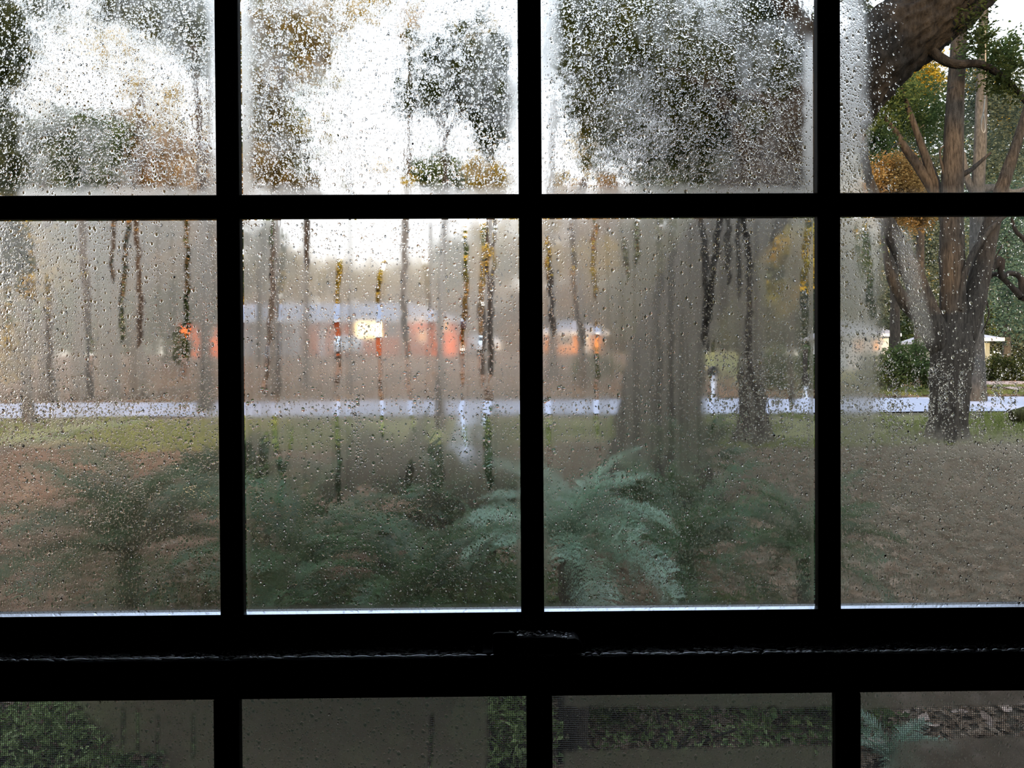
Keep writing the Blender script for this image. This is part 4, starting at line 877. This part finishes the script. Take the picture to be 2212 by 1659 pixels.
for a in [('sago', 275, 1165, 5.3, .95, 26, 'palm', 'dark green feathery palm low in the leftmost panes', 1, 'sago_palm'),
          ('fan', 505, 1090, 7.2, .7, 13, 'palm', 'fan leaved palmetto behind the left window bar', 2, 'palmetto'),
          ('sago', 650, 1215, 4.9, .8, 20, 'palm', 'dark feathery palm low in the left half of the middle left pane', 3, 'sago_palm'),
          ('fan', 830, 1130, 7.0, .95, 16, 'palm', 'tall spreading palmetto in the middle of the middle left pane', 4, 'palmetto'),
          ('fan', 1030, 1140, 6.4, .78, 14, 'palm', 'fan leaved palmetto just left of the middle window bar', 5, 'palmetto'),
          ('sago', 900, 1260, 4.5, .7, 18, 'palm', 'low dark palm at the bottom of the middle left pane', 6, 'sago_palm'),
          ('sago', 1232, 1150, 4.1, .60, 28, 'palm_pale', 'pale blue green feathery palm arching right of the middle window bar', 7, 'sago_palm'),
          ('fan', 1425, 1150, 7.4, .8, 14, 'palm', 'green palmetto at the foot of the leaning oak', 8, 'palmetto'),
          ('sago', 1480, 1180, 5.8, .9, 16, 'palm', 'green feathery palm whose fronds reach right over the leaf litter', 9, 'sago_palm'),
          ('sago', 1745, 1180, 4.9, .62, 20, 'palm', 'feathery palm straddling the right window bar', 10, 'sago_palm'),
          ('fan', 1490, 1005, 9.2, .7, 12, 'palm', 'bluish palmetto against the right side of the leaning oak trunk', 11, 'palmetto'),
          ('sago', 1925, 1640, 3.9, .30, 12, 'palm_pale', 'small pale palm seedling behind the insect screen at lower right', 12, 'sago_palm')]: palm(*a)

def shrub(name, label, px, D, wd, h, cnt, L, mk, seed, asp=.45):
    p0 = gx(px, D); root = empty(name, tuple(p0)); tag(root, label, 'shrub'); g = np.random.default_rng(seed)
    ns = 7
    for i in range(ns):
        a = g.uniform(0, 6.28); V, F = tube([(0, 0, -.02), (wd * .2 * math.cos(a), wd * .2 * math.sin(a), h * .5), (wd * .38 * math.cos(a), wd * .38 * math.sin(a), h * g.uniform(.75, .98))], [.012, .008, .004], 5, 8)
        link('stem', mesh_np('stem', V, F, True), M['dark_bark'], root)
    u = g.standard_normal((cnt, 3)); u /= np.linalg.norm(u, axis=1)[:, None]; C = u * g.random((cnt, 1)) ** .35 * [wd / 2, wd / 2, h / 2] + [0, 0, h * .55]
    V, F = leaves(C, L, L * asp, seed=seed); o = link('foliage', mesh_np('foliage', V, F), M[mk], root); o['kind'] = 'stuff'
for a in [('azalea_shrub', 'upright dark green shrub at the left of the middle left pane', 585, 6.4, .75, 1.15, 1500, .06, 'leaf_green', 1),
          ('azalea_shrub', 'tall narrow green shrub just left of the middle window bar', 1062, 6.8, .5, 1.5, 1400, .06, 'leaf_green', 2),
          ('azalea_shrub', 'medium green shrub in the middle left pane, right of its centre', 950, 6.6, .6, 1.2, 1200, .06, 'leaf_green', 3),
          ('azalea_shrub', 'low leafy shrub at the bottom of the middle left pane', 800, 4.6, 1.5, .75, 3600, .05, 'leaf_dark', 4),
          ('azalea_shrub', 'low leafy shrub under the middle window bar', 1100, 4.7, 1.0, .85, 2400, .05, 'leaf_green', 5),
          ('azalea_shrub', 'low leafy shrub under the left window bar', 480, 5.0, 1.2, .75, 2600, .05, 'leaf_dark', 6),
          ('azalea_shrub', 'low dark shrub at the foot of the pale palm', 1330, 4.5, .9, .55, 1600, .045, 'leaf_dark', 7),
          ('azalea_shrub', 'low shrub right of the pale palm', 1560, 4.6, .8, .35, 900, .045, 'leaf_green', 8),
          ('azalea_shrub', 'low shrub under the right window bar', 1770, 4.5, .7, .5, 1300, .045, 'leaf_green', 9),
          ('azalea_shrub', 'leafy shrub behind the insect screen at lower left', 90, 4.0, 1.0, .36, 1500, .05, 'leaf_light', 10),
          ('azalea_shrub', 'leafy shrub behind the insect screen left of the middle bar', 1090, 4.0, .6, .4, 900, .05, 'leaf_light', 11),
          ('azalea_shrub', 'low weedy shrub behind the insect screen right of the middle bar', 1440, 4.15, 1.1, .16, 600, .045, 'leaf_light', 12)]: shrub(*a)
def undergrowth():
    g = np.random.default_rng(33); n = 16000; x = g.uniform(-3.2, 2.2, n); y = g.uniform(2.7, 5.6, n); k = vnoise(x * 1.1 + 30, y * 1.1 + 30, 50) + .22 * np.exp(-((x + .6) / 1.3) ** 2) > .56; x, y = x[k], y[k]
    C = np.stack([x, y, ground(x, y) + .02 + .16 * g.random(len(x)) ** 1.5], -1); V, F = leaves(C, .055, .032, seed=34)
    o = link('ground_cover', mesh_np('ground_cover', V, F), M['leaf_green'], None); tag(o, 'low green ivy like ground cover spreading between the palms', 'ground cover', kind='stuff')
undergrowth()
# log at the right edge by the road
p0 = gx(2195, 16); root = empty('log', tuple(p0)); tag(root, 'mossy dark log lying on the grass at the right edge', 'log')
V, F = tube([(-.12, 0, .14), (.3, -.1, .17), (.9, -.2, .16), (1.6, -.4, .15)], [.12, .17, .16, .13], 16, 20, .25, 4); link('log_body', mesh_np('log_body', V, F, True), bark_mat('mossy_bark', (.03, .03, .015), (.12, .12, .04)), root)
V, F = tube([(.5, -.1, .2), (.62, -.3, .42), (.7, -.4, .5)], [.05, .035, .015], 8, 8, .1, 4); link('branch_stub', mesh_np('branch_stub', V, F, True), M['dark_bark'], root)

# ---------------------------------------------------------------- houses and cars across the road
M['brick_red'] = simple('red_brick', (.74, .17, .06), .85, .1, vary=.2, scale=3)
M['brick_orange'] = simple('orange_brick', (.62, .26, .10), .85, .1, vary=.2, scale=3)
M['siding_blue'] = simple('blue_grey_siding', (.34, .32, .33), .7, .2, vary=.08)
M['roof_grey'] = simple('grey_shingle', (.34, .34, .40), .9, .1, vary=.12, scale=4)
M['roof_pale'] = simple('pale_grey_shingle', (.42, .43, .48), .9, .1, vary=.12)
M['white'] = simple('white_paint', (.75, .76, .8), .5, .3, vary=.05)
M['grey_wall'] = simple('grey_green_siding', (.30, .32, .27), .8, .1, vary=.08)
M['dark_glass'] = simple('dark_window_glass', (.05, .06, .07), .08, .8, vary=.1)
M['tyre'] = simple('tyre_rubber', (.015, .015, .016), .8, .1)
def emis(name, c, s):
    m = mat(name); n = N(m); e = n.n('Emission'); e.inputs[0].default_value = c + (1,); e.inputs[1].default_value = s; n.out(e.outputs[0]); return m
M['lit'] = emis('sun_glint_window', (1.0, .72, .30), 9.0); M['orange_glow'] = emis('orange_glow_window', (1.0, .42, .14), 2.0)  # first emits in place of sun glint on the glass; second glows orange

def house(name, label, px0, px1, D, yb, ye, yr, wall, depth, wins, roofm, over=.5, segs=()):
    """front wall spans px0..px1 at depth D; yb base, ye eave, yr ridge rows of the photo"""
    a = at(px0, yb, D); c = at(px1, yb, D); zb = a[2] - .8; ze = at((px0 + px1) / 2, ye, D)[2]; zr = at((px0 + px1) / 2, yr, D + depth * .3)[2]
    y0 = a[1]; root = empty(name, ((a[0] + c[0]) / 2, y0, zb)); tag(root, label, 'house'); ox, oz = (a[0] + c[0]) / 2, zb
    X = lambda px: at(px, yb, D)[0] - ox
    Z = lambda py: at((px0 + px1) / 2, py, D)[2] - oz
    edges = [px0] + [s[0] for s in segs] + [px1]; mats = [wall] + [s[1] for s in segs]
    for i in range(len(mats)):
        MB().box(X(edges[i]), X(edges[i + 1]), 0, depth, 0, ze - oz).build('wall', mats[i], root)
    x0, x1 = X(px0) - over, X(px1) + over; h0 = ze - oz; h1 = zr - oz; q = depth * .5; ii = min((x1 - x0) * .35, q)
    MB().add([(x0, -over, h0), (x1, -over, h0), (x1, depth + over, h0), (x0, depth + over, h0), (x0 + ii, q, h1), (x1 - ii, q, h1), (x0, -over, h0 - .15), (x1, -over, h0 - .15), (x1, depth + over, h0 - .15), (x0, depth + over, h0 - .15)],
             [(0, 1, 5, 4), (1, 2, 5), (2, 3, 4, 5), (3, 0, 4), (9, 8, 7, 6), (6, 7, 1, 0), (7, 8, 2, 1), (8, 9, 3, 2), (9, 6, 0, 3)]).build('roof', roofm, root)
    MB().box(x0 - .02, x1 + .02, -over - .05, -over, h0 - .2, h0 + .02).build('fascia', M['white'], root)
    for (a0, a1, b0, b1, kind) in wins:
        xa, xb, za, zb_ = X(a0), X(a1), Z(b1), Z(b0)
        if kind == 'column': MB().box(xa, xb, -over + .05, -over + .2, 0, h0 - .15).build('porch_column', M['white'], root); continue
        if kind == 'door': MB().box(xa, xb, -.06, .0, 0, zb_).build('door', M['white'], root, bevel=.02); continue
        wd = MB(); t = .07
        wd.box(xa - t, xb + t, -.08, 0, za - t, za).box(xa - t, xb + t, -.08, 0, zb_, zb_ + t).box(xa - t, xa, -.08, 0, za, zb_).box(xb, xb + t, -.08, 0, za, zb_).box((xa + xb) / 2 - .025, (xa + xb) / 2 + .025, -.06, 0, za, zb_)
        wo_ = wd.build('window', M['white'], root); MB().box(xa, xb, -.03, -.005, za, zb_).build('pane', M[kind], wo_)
    return root
house('brick_house', 'long low red brick house with grey roof and painted sun-glint windows, centre left', 385, 985, 56, 775, 691, 652, M['brick_red'], 8,
      [(772, 796, 698, 728, 'lit'), (801, 822, 698, 728, 'lit'), (836, 858, 700, 726, 'dark_glass'), (905, 920, 716, 740, 'orange_glow'), (440, 462, 702, 728, 'dark_glass'), (560, 590, 705, 735, 'dark_glass'), (640, 646, 690, 775, 'column'), (690, 702, 702, 775, 'door'), (955, 967, 700, 716, 'orange_glow')],  # 'lit' panes emit in place of sun glint
      M['roof_grey'], .5, [(520, M['siding_blue']), (652, M['brick_red'])])
house('orange_brick_house', 'smaller orange brick house right of the middle window bar', 1176, 1300, 62, 775, 718, 690, M['brick_orange'], 7,
      [(1210, 1235, 728, 745, 'dark_glass'), (1262, 1274, 722, 770, 'door')], M['roof_grey'])
house('grey_house', 'small grey house with pale roof edge behind the dark hedge', 2080, 2138, 50, 800, 731, 708, M['grey_wall'], 7,
      [(2109, 2124, 736, 762, 'dark_glass')], M['roof_pale'], .55)
house('white_house', 'pale house half hidden behind shrubs near the right window bar', 1835, 1920, 58, 800, 722, 690, M['white'], 7,
      [(1850, 1860, 738, 758, 'orange_glow'), (1885, 1897, 738, 756, 'orange_glow')], M['siding_blue'], .6)

def car(px, D, ybot, label, w_=1.78, h=1.36, ln=4.3, rz=0.0):
    c = at(px, ybot, D); z = float(ground(c[0], c[1])); root = empty('car', (c[0], c[1], z), rz); tag(root, label, 'car')
    prof_ = [(-2.1, .28), (-2.15, .62), (-2.0, .86), (-1.45, .93), (-.75, 1.33), (.75, 1.36), (1.35, .98), (2.0, .88), (2.15, .6), (2.1, .28)]
    V = []; n_ = len(prof_)
    for sx, kx in ((-1, 1), (1, 1)):
        for y, zz in prof_: V.append((sx * w_ / 2 * (.80 if zz > 1.1 else 1), y, zz * h / 1.36))
    F = [tuple(range(n_)), tuple(range(2 * n_ - 1, n_ - 1, -1))] + [(i, (i + 1) % n_, (i + 1) % n_ + n_, i + n_) for i in range(n_)]
    MB().add(V, F).build('body', M['white'], root, bevel=.05)
    MB().add([(-.62, -1.50, .93), (.62, -1.50, .93), (.60, -.80, 1.29), (-.60, -.80, 1.29), (-.62, -1.46, .90), (.62, -1.46, .90), (.60, -.76, 1.26), (-.60, -.76, 1.26)], [(0, 1, 2, 3), (7, 6, 5, 4), (0, 4, 5, 1), (1, 5, 6, 2), (2, 6, 7, 3), (3, 7, 4, 0)]).build('windscreen', M['dark_glass'], root)
    for sx in (-1, 1):
        for y in (-1.35, 1.35):
            V, F = tube([(sx * (w_ / 2 - .2), y, .31), (sx * (w_ / 2 + .01), y, .31)], [.31, .31], 16, 2); wv = MB(); wv.add(V, [tuple(f) for f in F] + [tuple(range(16)), tuple(range(31, 15, -1))]); wv.build('wheel', M['tyre'], root)
        MB().box(sx * .72 - .1, sx * .72 + .1, -2.17, -2.1, .58, .72).build('headlamp', M['dark_glass'], root)
car(752, 52, 768, 'white car parked in front of the brick house below its sun-glint windows', rz=.19)
car(1040, 56, 764, 'white car parked right of the brick house', rz=.25)
# mailbox and marker post by the road
p0 = gx(1541, 23.6); root = empty('mailbox', tuple(p0)); tag(root, 'black mailbox on a pale post across the road, right of the leaning oak', 'mailbox')
MB().box(-.05, .05, -.05, .05, -.05, .72).build('post', M['white'], root, bevel=.008)
pr = [(-.12, .72), (.12, .72), (.12, .86)] + [(.12 * math.cos(t), .86 + .12 * math.sin(t)) for t in np.linspace(.3, math.pi - .3, 7)] + [(-.12, .86)]
MB().prism(pr, -.28, .22).build('box', M['metal'], root)
p0 = gx(1740, 23.4); root = empty('marker_post', tuple(p0)); tag(root, 'slim dark post with a white lower end beside the road', 'post')
MB().box(-.045, .045, -.045, .045, -.05, .42).build('white_end', M['white'], root, bevel=.006)
MB().box(-.05, .05, -.05, .05, .42, 1.5).build('shaft', M['dark_bark'], root, bevel=.01)
